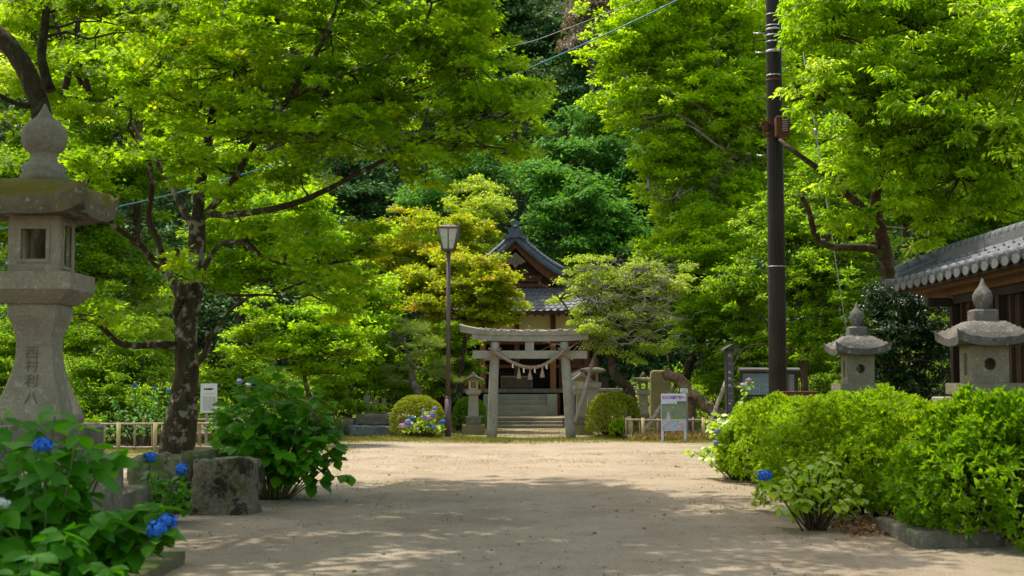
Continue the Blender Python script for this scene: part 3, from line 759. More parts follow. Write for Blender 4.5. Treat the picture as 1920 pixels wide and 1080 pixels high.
LICH = stone('lantern_lichen_stone', (.155,.14,.125), .20, .7, .5, 1.6)
def mid_lantern(px, Y, s, h, label, hz, mat):
    """square-cut lantern with a round front window; s scales widths, h heights, hz is where the platform starts"""
    X = (px-960)*Y/FPX; c = (X, Y); t = thing('stone_lantern', label, 'stone lantern', (X, Y, 0))
    z = hz
    mb = MB(); mb.sqloft([(.42*s, 0), (.42*s, .30), (.26*s, .31), (.24*s, .5), (.22*s, z-.25), (.27*s, z-.1), (.27*s, z)], c, ch=.015); mb.build('shaft', mat, t)
    mb = MB(); mb.sqloft([(.30*s, z+.002), (.38*s, z+.07*h), (.415*s, z+.09*h), (.415*s, z+.22*h)], c, ch=.02); mb.build('platform', mat, t)
    z1 = z+.222*h; z2 = z1+.44*h
    firebox('fire_box', c, .255*s, z1, z2, .06*s, {'f': ('c', .085*s, .085*s), 'b': ('c', .085*s, .085*s), 'l': ('s', .075*s, .13*h), 'r': ('s', .075*s, .13*h)}, mat, t)
    lroof('roof', c, .455*s, z2-.005, z2+.29*h, .09*h, LICH, t, lift=.075*h, horn=.16, top=.44, dome=.80, qe=1.35)
    z3 = z2+.275*h
    mb = MB(); mb.sqloft([(.165*s, z3), (.17*s, z3+.02), (.17*s, z3+.135*h), (.14*s, z3+.155*h)], c, ch=.03*s); mb.build('finial_base', LICH, t)
    z4 = z3+.155*h
    mb = MB(); mb.lathe([(.10*s, z4), (.09*s, z4+.035*h), (.118*s, z4+.06*h), (.135*s, z4+.11*h), (.132*s, z4+.17*h), (.105*s, z4+.225*h), (.06*s, z4+.27*h), (.035*s, z4+.31*h), (.022*s, z4+.35*h), (.004, z4+.375*h)], (X, Y, 0), 22, wob=.03); mb.build('finial', LICH, t)
    return t
mid_lantern(1607, 18.6, .69, .85, 'smaller of the two stone lanterns above the right hedge, standing farther back', P(960, 746, 18.6).z, GRAN)
mid_lantern(1844, 14.8, .76, .875, 'larger of the two stone lanterns above the right hedge, in front of the tiled building', P(960, 753, 14.8).z, GRAN)

def gate_lantern(px, Y, label, kind, s=1.0):
    X = (px-960)*Y/FPX; c = (X, Y); t = thing('stone_lantern', label, 'stone lantern', (X, Y, 0))
    mb = MB(); mb.sqloft([(.315*s, 0), (.315*s, .265*s)], c, ch=.01); mb.build('base', GOLDST, t)
    mb = MB(); mb.sqloft([(.21*s, .267*s), (.21*s, .49*s), (.19*s, .51*s)], c, ch=.01); mb.build('base', OLDST, t)
    mb = MB(); mb.sqloft([(.15*s, .512*s), (.135*s, 1.10*s)], c, ch=.01); mb.build('shaft', GRAN2, t)
    mb = MB(); mb.sqloft([(.15*s, 1.102*s), (.215*s, 1.16*s), (.215*s, 1.27*s)], c, ch=.012); mb.build('platform', GRAN2, t)
    wm = wood('lantern_wood', (.50,.33,.14), .7) if kind == 'w' else GRAN
    firebox('fire_box', c, .135*s, 1.272*s, 1.52*s, .03, {'f': ('s', .075*s, .085*s), 'b': ('s', .075*s, .085*s), 'l': ('s', .07*s, .085*s), 'r': ('s', .07*s, .085*s)}, wm, t)
    z = 1.515*s
    if kind != 'r':
        mb = MB(); hw = .30*s
        mb.prism([(-hw, 0), (-hw, .035), (-hw*.5, .12*s), (0, .23*s), (hw*.5, .12*s), (hw, .035), (hw, 0), (0, .14*s)], lambda u, v: Vector((X+u, Y-.27*s, z+v)), Vector((0, .54*s, 0)))
        mb.prism([(-.21*s, -.0), (.21*s, -.0), (0, .139*s)], lambda u, v: Vector((X+u, Y-.12*s, z+v+.0)), Vector((0, .24*s, 0)))
        mb.box(X-.035, X+.035, Y-.28*s, Y+.28*s, z+.2*s, z+.26*s); mb.build('roof', GRAN2 if kind == 'w' else GRAN, t)
    else:
        lroof('roof', c, .27*s, z, z+.15*s, .05, OLDST, t, lift=.04, horn=.25)
        mb = MB(); mb.lathe([(.07*s, z+.14*s), (.09*s, z+.2*s), (.05*s, z+.27*s), (.005, z+.33*s)], (X, Y, 0), 12); mb.build('finial', OLDST, t)
    if kind == 'w':
        mb = MB(); mb.box(X-.055, X+.055, Y-.10, Y-.09, 1.30*s, 1.46*s); mb.build('pane', plain('pane_dark', (.08,.10,.08), .3, .5) if px < 960 else PAPER, t)
    return t
gate_lantern(888, 40.6, 'stone lantern with a gabled cap and wooden box left of the torii gate', 'w')
gate_lantern(1089.5, 40.2, 'stone lantern with a gabled cap and paper pane just right of the torii gate', 'w', 1.0)
gate_lantern(1111, 43.2, 'stone lantern with rough round cap behind the lantern right of the torii', 'r', 1.16)
gate_lantern(1205.5, 43.6, 'small stone lantern behind the stone railing between the leaning trunk and the stone slab', 'r', .98)
# ------------------------------------------------------------------ tiled building on the right
WOODK = wood('wood_blackened', (.026,.012,.007)); WOODE = wood('wood_brown', (.13,.06,.022)); WOODS = wood('wood_slat', (.065,.028,.012))
t = thing('tiled_building', 'dark wooden building with grey tiled roof at the right edge', 'building', (8.2, 19, 0))
EX, RX, YF = 6.47, 7.32, 24.0; ez, rz = 3.02, 3.50; YN = 11.5
mb = MB()
tile_roof(mb, (EX, YF, ez+.05), (EX, YN, ez+.05), (RX, YF, rz), (RX, YN, rz), 31, 4, .055, .045, .02, sub=12, nor=Vector((-.45, 0, .9)))
tile_roof(mb, (9.6, YF, ez-.5), (9.6, YN, ez-.5), (RX, YF, rz), (RX, YN, rz), 52, 8, .035, .035, .02, sub=4, nor=Vector((.45, 0, .9)))
rf = mb.build('roof', TILE, t)
mb = MB(); n = 31
for i in range(n):
    y = YF-(i+.0)*(YF-YN)/n
    mb.tube([(EX+.05, y, ez+.125), (EX-.03, y, ez+.085)], .085, 10)
    # curved apron hanging from each eave tile
    yy = y-.20; arc = [(yy+.165*math.cos(a), -.10*math.sin(a)) for a in [math.pi*k/8 for k in range(9)]]
    poly = arc+[(yy-.165, .03), (yy+.165, .03)]
    mb.prism(poly, lambda u, v: Vector((EX-.02, u, ez+.065+v)), Vector((.02, 0, 0)))
mb.build('eave_tile', TILE, rf)
mb = MB()                                        # ridge: flat courses and a round cap tile row
mb.box(RX-.13, RX+.13, YN, YF-.05, rz-.02, rz+.09); mb.box(RX-.11, RX+.11, YN, YF-.05, rz+.094, rz+.15)
y = YF-.05
while y > YN:
    mb.tube([(RX, y, rz+.165), (RX, y-.28, rz+.165)], [.095, .105], 12); y -= .28
mb.build('ridge', TILE, rf)
mb = MB()                                        # verge ridge running down at the far gable
a = Vector((RX, YF, rz+.13)); b = Vector((EX+.05, YF+.05, ez+.27))
for k in range(4):
    p, q = a.lerp(b, k/4), a.lerp(b, (k+1)/4); mb.tube([p+Vector((0,0,.06)), q+Vector((0,0,.06))], [.075, .085], 10)
for dz, r in ((-.0, .085), (-.075, .10), (-.14, .11)):
    mb.prism([(0, 0), (1, 0), (1, .07), (0, .07)], lambda u, v: a.lerp(b, u)+Vector((0, -r, dz-.05+v)), Vector((0, 2*r, 0)))
mb.tube([(EX-.14, YF+.05, ez+.12), (EX+.14, YF+.05, ez+.14)], .07, 10)
mb.build('verge_ridge', TILE, rf)
mb = MB(); mb.box(EX+.04, EX+.10, YN, YF, ez-.06, ez+.02)
for i in range(34):
    y = YF-.25-i*.36; mb.prism([(EX+.08, ez-.04), (EX+.08, ez+.03), (RX, rz-.10), (RX, rz-.18)], lambda u, v: Vector((u, y, v)), Vector((0, .07, 0)))
mb.build('rafter', WOODK, t)
WX = 6.98
mb = MB(); mb.box(WX-.08, WX+.08, YN, YF-.25, 2.83, 2.985); mb.box(WX-.34, WX-.22, YN, YF-.35, ez-.10, ez+.0); mb.build('purlin', WOODE, t)
mb = MB(); mb.box(WX-.40, 8.2, 22.45, 22.6, 2.66, 2.80); mb.box(WX-.02, WX+.06, YN, 22.44, 2.70, 2.82); mb.box(WX-.05, WX+.07, YN, 22.44, 1.22, 1.36)
mb.build('beam', WOODK, t)
mb = MB(); mb.box(WX-.07, WX+.08, 22.3, 22.44, 0, 2.66); mb.build('post', WOODK, t)
for y in (20.2, 17.6, 15.0): mb = MB(); mb.box(WX-.06, WX+.08, y, y+.15, 0, 2.70); mb.build('post', WOODK, t)
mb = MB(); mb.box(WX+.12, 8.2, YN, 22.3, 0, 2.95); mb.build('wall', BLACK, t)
mb = MB(); y = 22.1
while y > 12.6:
    mb = MB(); mb.box(WX+.0, WX+.05, y-.035, y, 1.37, 2.69); y -= .36; mb.build('slat', WOODS, t)
mb = MB(); y = 22.25
while y > 12.6:
    mb.box(WX+.055, WX+.08, y-.23, y, 1.36, 2.69); y -= .25
mb.build('board_wall', WOODK, t)
mb = MB(); mb.box(6.35, 8.4, YN, 22.7, .0, 1.06-.55, bev=.03); mb.build('stone_footing', GRAN, t)
# pale stone kerb block showing above the hedge
t2 = P(1790, 757, 20.5); mb = MB(); mb.box(t2.x-.22, t2.x+.6, 20.3, 20.9, 0, t2.z+.1, bev=.02)
tag(mb.build('stone_block', GRAN2), 'pale low stone block between the two right lanterns in front of the building', 'stone block')

# ------------------------------------------------------------------ utility pole
YP = 27.0; XP = (1457.5-960)*YP/FPX
t = thing('utility_pole', 'tall dark brown utility pole with metal bands and a brown louvred box', 'utility pole', (XP, YP, 0))
mb = MB(); mb.tube([(XP, YP, 0), (XP, YP, 3), (XP, YP, 6), (XP, YP, 9.5), (XP, YP, 12.5)], [.178, .168, .155, .140, .128], 24); mb.build('pole', POLEW if False else POLEM, t)
pr = lambda z: .178-.0041*z
for py, h, m, e in ((49,.02,GALV,0),(56,.035,GALV,1),(67,.03,GALV,0),(79,.022,GALV,0),(97,.05,GALV,1),(142,.022,GALV,0),(151,.035,RUST,1),(500,.02,GALV,0),(28,.02,GALV,0)):
    z = P(1457, py, YP).z; r = pr(z)+.006; mb = MB(); mb.tube([(XP, YP, z-h/2), (XP, YP, z+h/2)], r, 24)
    if e: mb.box(XP-.03, XP+.03, YP-r-.03, YP-r+.01, z-h*.6, z+h*.6)
    mb.build('band', m, t)
for px0, px1, py in ((1420,1441,63),(1424,1441,76),(1423,1441,99),(1466,1482,94),(1464,1482,129),(1425,1441,184),(1424,1441,292),(1466,1482,235)):
    z = P(1457, py, YP).z; mb = MB(); x0 = (px0-960)*YP/FPX; x1 = (px1-960)*YP/FPX
    mb.tube([(x0, YP-.02, z), (x1, YP-.02, z)], .012, 8); xe = x0 if px0 < 1450 else x1; mb.tube([(xe-.008, YP-.02, z), (xe+.008, YP-.02, z)], .026, 8); mb.build('step_bolt', GALV if py != 76 and py != 184 else RUST, t)
z = P(1464, 243, YP).z; x = (1465-960)*YP/FPX
mb = MB(); mb.box(x-.125, x+.135, YP-.42, YP-.19, z-.19, z+.19, bev=.015); bx = mb.build('equipment_box', RUST, t)
mb = MB()
for i in range(6): mb.box(x-.01, x+.09, YP-.432, YP-.421, z-.10+i*.042, z-.082+i*.042)
mb.build('louvre', GALV, bx)
mb = MB(); z2 = P(1464, 238, YP).z; mb.box(XP-.27, XP+.28, YP-.185, YP-.165, z2-.025, z2+.03); mb.tube([(XP-.20, YP-.22, z2+.06), (XP-.20, YP-.22, z2-.13)], .075, 12); mb.lathe([(.07,-.06),(.05,-.10),(.01,-.11)], (XP-.20, YP-.22, z2-.13), 12); mb.box(XP-.31, XP-.12, YP-.3, YP-.15, z2, z2+.06); mb.build('bracket', RUST, t)
mb = MB(); mb.tube([(XP+.12, YP-.11, 0), (XP+.11, YP-.10, 6), (XP+.10, YP-.09, 12)], .022, 8); mb.build('cable_duct', DARKM, t)
# guy wire
a = Vector((XP+.05, YP-.1, P(1455, -235, YP).z)); b = Vector(((1622-960)*26.2/FPX, 26.2, 0))
t = thing('guy_wire', 'pale guy wire with a round joint slanting down right of the utility pole', 'wire', b)
mb = MB(); mb.tube([a, b], .011, 6); mb.build('wire', GALV, t)
k = (a.z-P(1530, 248, 26.6).z)/(a.z-b.z); p = a.lerp(b, k); mb = MB(); mb.lathe([(.01,-.075),(.05,-.06),(.072,0),(.05,.06),(.01,.075)], p, 14); mb.build('joint', GALV, t)
# overhead cables
def cable(label, pts, r, m):
    mb = MB(); mb.tube(smooth_path(pts, 6), r, 5); tag(mb.build('overhead_cable', m), label, 'cable')
cable('blue overhead cable sloping from the top centre down to the left behind the maple', [P(*q, 33+abs(1300-q[0])*.002) for q in ((1700,-230),(1270,0),(980,133),(720,241),(400,343),(200,392),(-60,440))], .017, BLUEC)
cable('thin grey overhead cable above the blue one crossing the dark trees', [P(*q, 37) for q in ((1500,-120),(1060,55),(930,95),(600,190),(300,262),(110,296),(-60,325))], .010, GREYC)

# ------------------------------------------------------------------ street lamp
YLm = 37.3; XLm = (840.5-960)*YLm/FPX; lz2 = lambda py: P(840, py, YLm).z
t = thing('street_lamp', 'slim brown street lamp with a tapered frosted lantern head left of the torii', 'street lamp', (XLm, YLm, 0))
mb = MB(); mb.tube([(XLm, YLm, 0), (XLm, YLm, lz2(746))], .082, 14); mb.tube([(XLm, YLm, lz2(746)-.0), (XLm, YLm, lz2(743))], [.09, .06], 14); mb.tube([(XLm, YLm, lz2(743)), (XLm, YLm, lz2(470))], .055, 12); mb.build('pole', LAMPM, t)
mb = MB(); mb.lathe([(.20,-.04),(.20,.05),(.17,.06)], (XLm, YLm, 0), 18); mb.build('foot', GRAN, t)
zb_, zt_ = lz2(469), lz2(430); hb, ht = .155, .27
mb = MB(); mb.frust(XLm, YLm, zb_-.02, zb_+.03, hb*.9, hb*.9, hb, hb); mb.frust(XLm, YLm, zt_, zt_+.05, ht+.02, ht+.02, ht+.02, ht+.02); mb.frust(XLm, YLm, zt_+.052, zt_+.09, ht, ht, ht*.55, ht*.55); mb.lathe([(ht*.5,0),(ht*.3,.03),(.02,.04)], (XLm, YLm, zt_+.09), 14)
for sx in (-1, 1):
    for sy in (-1, 1):
        a = Vector((XLm+sx*hb, YLm+sy*hb, zb_)); b = Vector((XLm+sx*ht, YLm+sy*ht, zt_)); mb.tube([a, b], .026, 6)
for sx in (-1, 1):
    mb.tube([(XLm+sx*hb*1.0, YLm, zb_+.02), (XLm+sx*ht, YLm, zt_)], .012, 6); mb.tube([(XLm, YLm+sx*hb, zb_+.02), (XLm, YLm+sx*ht, zt_)], .012, 6)
mb.tube([(XLm+ht, YLm-ht, zt_), (XLm+ht+.03, YLm-ht, zt_+.14)], .02, 6)
head = mb.build('lantern_head', LAMPM, t)
mb = MB(); mb.frust(XLm, YLm, zb_+.03, zt_-.001, hb-.015, hb-.015, ht-.015, ht-.015); mb.build('glass_pane', FROST, head)

CAPM = plain('cap_grey', (.05,.047,.045), .7, .3)
# ------------------------------------------------------------------ signs
def quadf(mb, x0, x1, z0, z1, y): mb.add([(x0, y, z0), (x1, y, z0), (x1, y, z1), (x0, y, z1)], [(0, 1, 2, 3)]); return mb
Y = 35.3; fx = lambda px: (px-960)*Y/FPX; fz_ = lambda py: P(960, py, Y).z
t = thing('poster_board', 'white standing poster board with purple heading, garden picture and orange map', 'sign', (fx(1263), Y, 0))
x0, x1, z0, z1 = fx(1239), fx(1286), fz_(808), fz_(738.5)
mb = MB(); mb.box(x0, x1, Y, Y+.05, z0, z1, bev=.004); bd = mb.build('board', WHITEP, t)
mb = MB(); mb.box(x1+.002, x1+.035, Y-.002, Y+.055, z0, z1); mb.build('side_trim', WOODG, bd)
for px in (1241, 1283.5): mb = MB(); mb.box(fx(px)-.027, fx(px)+.027, Y+.002, Y+.045, 0, z0-.001); mb.build('leg', WHITEP, t)
text_mesh('heading', '城山花菖蒲園へ', .083, face_front((x0+x1)/2, Y-.004, fz_(745.7)), .001, PURP, bd, bold=.0022)
def flat(c): return plain('print_%02x%02x%02x' % tuple(int(255*v) for v in c), c, .6, .2, 0, .25, 18)
pk = []
def pm(name, c, rects=None, polys=None, d=.004):
    mb = MB()
    for r in rects or []: quadf(mb, fx(r[0]), fx(r[1]), fz_(r[3]), fz_(r[2]), Y-d)
    for p in polys or []: mb.add([(fx(u), Y-d, fz_(v)) for u, v in p], [tuple(range(len(p)))[::-1]])
    mb.build(name, flat(c), bd)
pm('picture_sky', (.42,.43,.48), [(1239.4,1268,752,757)])
pm('picture_hills', (.12,.14,.22), [(1239.4,1268,757,759)])
pm('picture_field', (.13,.18,.07), [(1239.4,1285.6,759,786)])
pm('picture_trees', (.10,.12,.09), [(1268.1,1285.6,752,758.9)])
pm('picture_path', (.32,.31,.35), None, [[(1247,786),(1257,786),(1253.5,773),(1250.5,772)]], .006)
mb1, mb2, mb3, mb4 = MB(), MB(), MB(), MB()
rr = random.Random(5)
for i in range(420):
    px = rr.uniform(1240, 1284.5); py = rr.uniform(763, 778) if rr.random() < .7 else rr.uniform(754, 784); s_ = rr.uniform(.3, .9)
    if 1246 < px < 1257 and py > 772: continue
    quadf(rr.choice([mb1, mb1, mb2, mb3, mb4]), fx(px), fx(px+s_*1.5), fz_(py+s_), fz_(py), Y-.007-.0004*(i % 7))
for m_, c_, nm in ((mb1, (.16,.12,.42), 'irises'), (mb2, (.34,.33,.46), 'pale_irises'), (mb3, (.06,.13,.10), 'leaf_patches'), (mb4, (.28,.29,.10), 'yellow_patches')): m_.build('picture_'+nm, flat(c_), bd)
pm('map_ground', (.30,.33,.41), [(1239.4,1285.6,786.5,807.5)])
ol = [(1244,805),(1243,802),(1247,797),(1252,791),(1262,789),(1272,791),(1279,800),(1280,803),(1268,804.5)]
mb = MB()
for a, b in zip(ol, ol[1:]): mb.tube([(fx(a[0]), Y-.006, fz_(a[1])), (fx(b[0]), Y-.006, fz_(b[1]))], .012, 5)
for i in range(16):
    px, py = rr.uniform(1245, 1277), rr.uniform(791, 803); quadf(mb, fx(px), fx(px+1.6), fz_(py+.9), fz_(py), Y-.009)
mb.build('map_outline', flat((.55,.28,.04)), bd)
mb = MB()
for px, py, s_ in ((1262,793,1.2),(1262.7,796.5,1.7),(1259,799,.9)): quadf(mb, fx(px-s_), fx(px+s_), fz_(py+s_), fz_(py-s_), Y-.012)
mb.build('map_mark', flat((.02,.50,.75)), bd)

Y = 31.0
t = thing('information_plate', 'pale grey information plate with columns of small writing right of the big trunk', 'sign', (fx(392) if False else (392-960)*Y/FPX, Y, 0))
gx = lambda px: (px-960)*Y/FPX; gz = lambda py: P(960, py, Y).z
mb = MB(); mb.box(gx(377.5), gx(408.5), Y, Y+.03, gz(774), gz(719)); pl = mb.build('plate', plain('plate_grey', (.46,.47,.46), .5, .4, 0, .05), t)
mb = MB(); mb.box(gx(386), gx(391), Y+.032, Y+.08, 0, gz(740)); mb.build('post', GRAN2, t)
mb = MB(); rr = random.Random(3)
quadf(mb, gx(383), gx(406), gz(738.4), gz(738), Y-.004)
for i in range(14): a = gx(rr.uniform(384, 399)); quadf(mb, a, a+.03, gz(729+rr.uniform(0, 3)), gz(728), Y-.004)
for c_ in range(9):
    px = 383+c_*2.3; py = 743
    while py < 769:
        l = rr.uniform(.6, 1.6); quadf(mb, gx(px), gx(px+.7), gz(py+l), gz(py), Y-.004); py += l+.7
py = 744
while py < 762: quadf(mb, gx(403.6), gx(405.2), gz(py+1.5), gz(py), Y-.004); py += 2.3
mb.build('writing', INK, pl)

Y = 27.6; gx = lambda px: (px-960)*Y/FPX; gz = lambda py: P(960, py, Y).z
t = thing('direction_pillar', 'narrow dark direction pillar with a little gabled cap left of the utility pole', 'sign post', (gx(1370), Y, 0))
mb = MB(); mb.box(gx(1361.5), gx(1375.5), Y-.0, Y+.28, 0, gz(653), bev=.006); pb = mb.build('pillar', DARKM, t)
mb = MB(); mb.box(gx(1363.4), gx(1374.3), Y-.012, Y-.002, .2, gz(659)); mb.build('panel', plain('panel_grey', (.055,.06,.06), .5, .4), pb)
mb = MB()
for py in (669,682,699.5,712,725,737,750): quadf(mb, gx(1364), gx(1374), gz(py+.5), gz(py), Y-.016)
for py in (664.5,696,707.5,720.5,755): 
    for k in range(3): quadf(mb, gx(1364.6+k*1.7), gx(1365.9+k*1.7), gz(py+3), gz(py), Y-.016)
quadf(mb, gx(1372.5), gx(1373.6), gz(732.5), gz(731), Y-.016)
mb.build('writing', WHITEP, pb)
mb = MB()
for s in (-1, 1):
    mb.prism([(0, .07), (s*.17, -.03), (s*.17, -.06), (0, .04)][::s], lambda u, v: Vector((gx(1372)+u, Y-.10, gz(652)+v)), Vector((0, .45, 0)))
mb.fixn = True; mb.build('cap', CAPM, t)

Y = 30.5; gx = lambda px: (px-960)*Y/FPX; gz = lambda py: P(960, py, Y).z
t = thing('map_board', 'wide dark framed map board partly hidden behind the utility pole', 'sign', (gx(1441), Y, 0))
mb = MB()
mb.box(gx(1387), gx(1390.5), Y-.04, Y+.06, 0, gz(697)); mb.box(gx(1491), gx(1495), Y-.04, Y+.06, 0, gz(697)); mb.box(gx(1390.6), gx(1490.9), Y-.03, Y+.06, gz(700), gz(697)); mb.box(gx(1390.6), gx(1490.9), Y-.03, Y+.06, gz(744), gz(740)); mb.build('frame', DARKM, t)
mb = MB(); mb.prism([(-.16, -.02), (.14, -.02), (.14, .03), (-.02, .06), (-.16, .02)], lambda u, v: Vector((gx(1384), Y+u, gz(694.5)+v)), Vector((gx(1497)-gx(1384), 0, 0))); mb.fixn = True; mb.build('cap', CAPM, t)
mb = MB(); mb.box(gx(1391), gx(1446), Y, Y+.03, gz(739.6), gz(700.2)); mp = mb.build('map_panel', plain('map_blue', (.11,.17,.20), .4, .4, 0, .15, 5), t)
mb = MB(); mb.box(gx(1447), gx(1490.5), Y, Y+.03, gz(739.6), gz(700.2)); lp = mb.build('list_panel', plain('panel_dark', (.05,.058,.066), .5, .4), t)
mb = MB()
def outl(x0, x1, y0, y1, w=.6):
    for r in ((x0, x1, y0, y0+w), (x0, x1, y1-w, y1), (x0, x0+w, y0+w, y1-w), (x1-w, x1, y0+w, y1-w)): quadf(mb, gx(r[0]), gx(r[1]), gz(r[3]), gz(r[2]), Y-.004)
outl(1411, 1423, 720, 728); outl(1433, 1441, 720, 732); outl(1398, 1423, 729, 739)
mb.tube([(gx(1410+9*math.cos(a)), Y-.005, gz(704+6*math.sin(a))) for a in [k*math.pi/8 for k in range(9)]], .008, 4)
for i in range(26): a = rr.uniform(1393, 1440); b = rr.uniform(702, 736); quadf(mb, gx(a), gx(a+rr.uniform(.6, 3)), gz(b+.5), gz(b), Y-.008)
mb.build('map_line', plain('map_pale', (.24,.33,.33), .5, .3), mp)
mb = MB()
for k in range(11): py = 703+k*3.3; quadf(mb, gx(1479), gx(1488), gz(py+.8), gz(py), Y-.004)
mb.build('writing', WHITEP, lp)

Y = 35.9; gx = lambda px: (px-960)*Y/FPX; gz = lambda py: P(960, py, Y).z
t = thing('plaque', 'small grey plaque on a thin stake just above the poster board', 'sign', (gx(1282), Y+1, 0))
mb = MB(); mb.box(gx(1274.5), gx(1288.5), Y, Y+.015, gz(736), gz(728)); pq = mb.build('plate', plain('plaque_grey', (.42,.43,.41), .5, .4), t)
mb = MB(); mb.box(gx(1281), gx(1283), Y+.017, Y+.04, 0, gz(730)); mb.build('stake', GALV, t)
mb = MB()
for py in (731, 733.5): quadf(mb, gx(1277), gx(1286), gz(py+.5), gz(py), Y-.003)
mb.build('writing', INK, pq)

Y = 51.0; gx = lambda px: (px-960)*Y/FPX; gz = lambda py: P(960, py, Y).z
t = thing('notice_board', 'white gabled notice board with columns of writing beside the shrine porch', 'sign', (gx(1082), Y, .315))
mb = MB(); mb.prism([(gx(1069), gz(727)), (gx(1096), gz(727)), (gx(1096), gz(701)), (gx(1089), gz(692)), (gx(1069), gz(700))], lambda u, v: Vector((u, Y, v)), Vector((0, .05, 0))); mb.fixn = True; nb = mb.build('board', PAPER, t)
mb = MB(); mb.tube([(gx(1067), Y-.02, gz(700)), (gx(1089), Y-.02, gz(691)), (gx(1099), Y-.02, gz(700))], .03, 6); mb.build('trim', WOODO, t)
mb = MB()
for px in (1070, 1095): mb.box(gx(px)-.03, gx(px)+.03, Y+.055, Y+.1, .315, gz(720))
mb.build('leg', WOODD, t)
mb = MB()
for c_ in range(4):
    for k in range(9): quadf(mb, gx(1071.5+c_*3), gx(1073+c_*3), gz(706+k*2.1), gz(704.7+k*2.1), Y-.004)
mb.build('writing', INK, nb)

# ------------------------------------------------------------------ bamboo fences
def fence(label, pts, h, zr, sp, seed, posts=4):
    rr = random.Random(seed); a, b = Vector(pts[0]), Vector(pts[-1])
    t = thing('bamboo_fence', label, 'fence', a.lerp(b, .5)); L_ = (b-a).length; d = (b-a).normalized(); back = Vector((-d.y, d.x, 0))*.035
    for z in zr:
        mb = MB(); pp = [a+d*(L_*k/8)+Vector((0, 0, z+rr.uniform(-.008, .008))) for k in range(9)]; mb.tube(pp, .024, 8)
        k = .3
        while k < L_: p = a+d*k+Vector((0, 0, z)); mb.tube([p-d*.006, p+d*.006], .028, 8); k += .34
        mb.build('rail', BAMB, t)
    k = .12; pm_ = wood('fence_post', (.42,.33,.16), .8, (15,15,2), .3)
    while k < L_:
        mb = MB(); p = a+d*k+back*1.0; tp = h+rr.uniform(-.03, .05); mb.tube([p+Vector((0, 0, .04)), p+Vector((rr.uniform(-.012, .012), 0, tp))], .022, 8); k += sp*rr.uniform(.8, 1.2); mb.build('upright', BAMB, t)
    for i in range(posts):
        mb = MB(); p = a+d*(L_*(i+.5)/posts)-back*1.4; mb.tube([p+Vector((0,0,-.05)), p+Vector((0, 0, h+.03))], .042, 10); mb.build('post', pm_, t)
    mb = MB(); k = .12
    while k < L_:
        for z in zr: mb.lathe([(.030, -.012), (.030, .012)], a+d*k+back*.5+Vector((0, 0, z)), 8)
        k += sp
    mb.build('cord_knot', INK, t)
g = G(140, 849); g2 = G(462, 848)
fence('weathered bamboo fence behind the big maple trunk at the left', [(g.x-1, g.y, 0), (g2.x, g2.y, 0)], .60, (.60, .11), .33, 1, 6)
fence('short second bamboo rail fence behind the left one near the trunk', [((232-960)*33.5/FPX, 33.5, 0), ((480-960)*33.5/FPX, 33.5, 0)], .60, (.60, .28), .42, 4, 3)
fence('weathered bamboo fence behind the poster board', [((1176-960)*36.2/FPX, 36.2, 0), ((1345-960)*36.2/FPX, 36.2, 0)], .55, (.52, .12), .235, 2, 3)
fence('side length of bamboo fence running back from the one behind the poster board', [((1176-960)*36.2/FPX, 36.3, 0), ((1190-960)*36.2/FPX, 38.4, 0)], .55, (.52, .12), .33, 3, 2)

# ------------------------------------------------------------------ stones
def rock(name, label, cat, x0, x1, y0, y1, z0, z1, mat, seed=1, rough=.06, n=7, taper=.1, parent=None, pw=12):
    rr = random.Random(seed); mb = MB(); 
    import bmesh
    bm = bmesh.new(); bmesh.ops.create_cube(bm, size=2); bmesh.ops.subdivide_edges(bm, edges=bm.edges[:], cuts=n, use_grid_fill=True)
    sx, sy, sz = (x1-x0)/2, (y1-y0)/2, (z1-z0)/2; from mathutils import noise as mn
    for v in bm.verts:
        c_ = v.co.copy(); l = (abs(c_.x)**pw+abs(c_.y)**pw+abs(c_.z)**pw)**(1/pw); c_ /= l
        k = 1-taper*(c_.z+1)/2; p = Vector((c_.x*sx*k, c_.y*sy*k, c_.z*sz))
        q = p*2.2+Vector((seed*3.1, seed*1.7, 0)); p += Vector((mn.noise(q), mn.noise(q+Vector((9,0,0))), mn.noise(q+Vector((0,9,0)))*.6))*rough*2+Vector((mn.noise(q*4), mn.noise(q*4+Vector((5,5,5))), mn.noise(q*4.2)))*rough*.9
        v.co = p+Vector(((x0+x1)/2, (y0+y1)/2, (z0+z1)/2))
    for f in bm.faces: f.smooth = True
    me = bpy.data.meshes.new(name); bm.to_mesh(me); bm.free(); me.materials.append(mat)
    o = bpy.data.objects.new(name, me); COL.objects.link(o); put(o, parent)
    if label: tag(o, label, cat)
    return o
def stump_mat():
    m, t, b_ = nmat('stump_stone', .95, .15)
    col = ramp(t, noise(t, 22, 6, .7), [(.3,(.085,.065,.04)), (.5,(.17,.14,.09)), (.7,(.25,.22,.15))])
    col = vmix(t, mul(t, mask(t, noise(t, 2.4, 7, .72), .50, .56), .9), col, (.018,.018,.010))
    col = vmix(t, mul(t, mask(t, noise(t, 3.7, 6, .7), .55, .62), .8), col, (.07,.075,.015))
    col = vmix(t, mul(t, mask(t, upness(t), .6, .9), mask(t, noise(t, 8, 5), .42, .58)), col, (.24,.235,.17))
    t.links.new(col, b_.inputs['Base Color']); bump(t, b_, noise(t, 13, 7, .75), 1.0, .06); return m
STUMP = stump_mat()
Y = 16.0; q = Y/FPX
rock('stone_block', 'large squarish stone block with pale top and black stain left of the path', 'stone block', (368-960)*q, (484-960)*q, 15.75, 16.5, -.08, .61, STUMP, 3, .045, 10, .06)
rock('stone_block', 'dark rough rock behind the two blue flower heads left of the squarish block', 'stone block', (238-960)*q, (352-960)*q, 15.9, 16.7, -.08, .60, MOSSY, 8, .07, 8, .12)
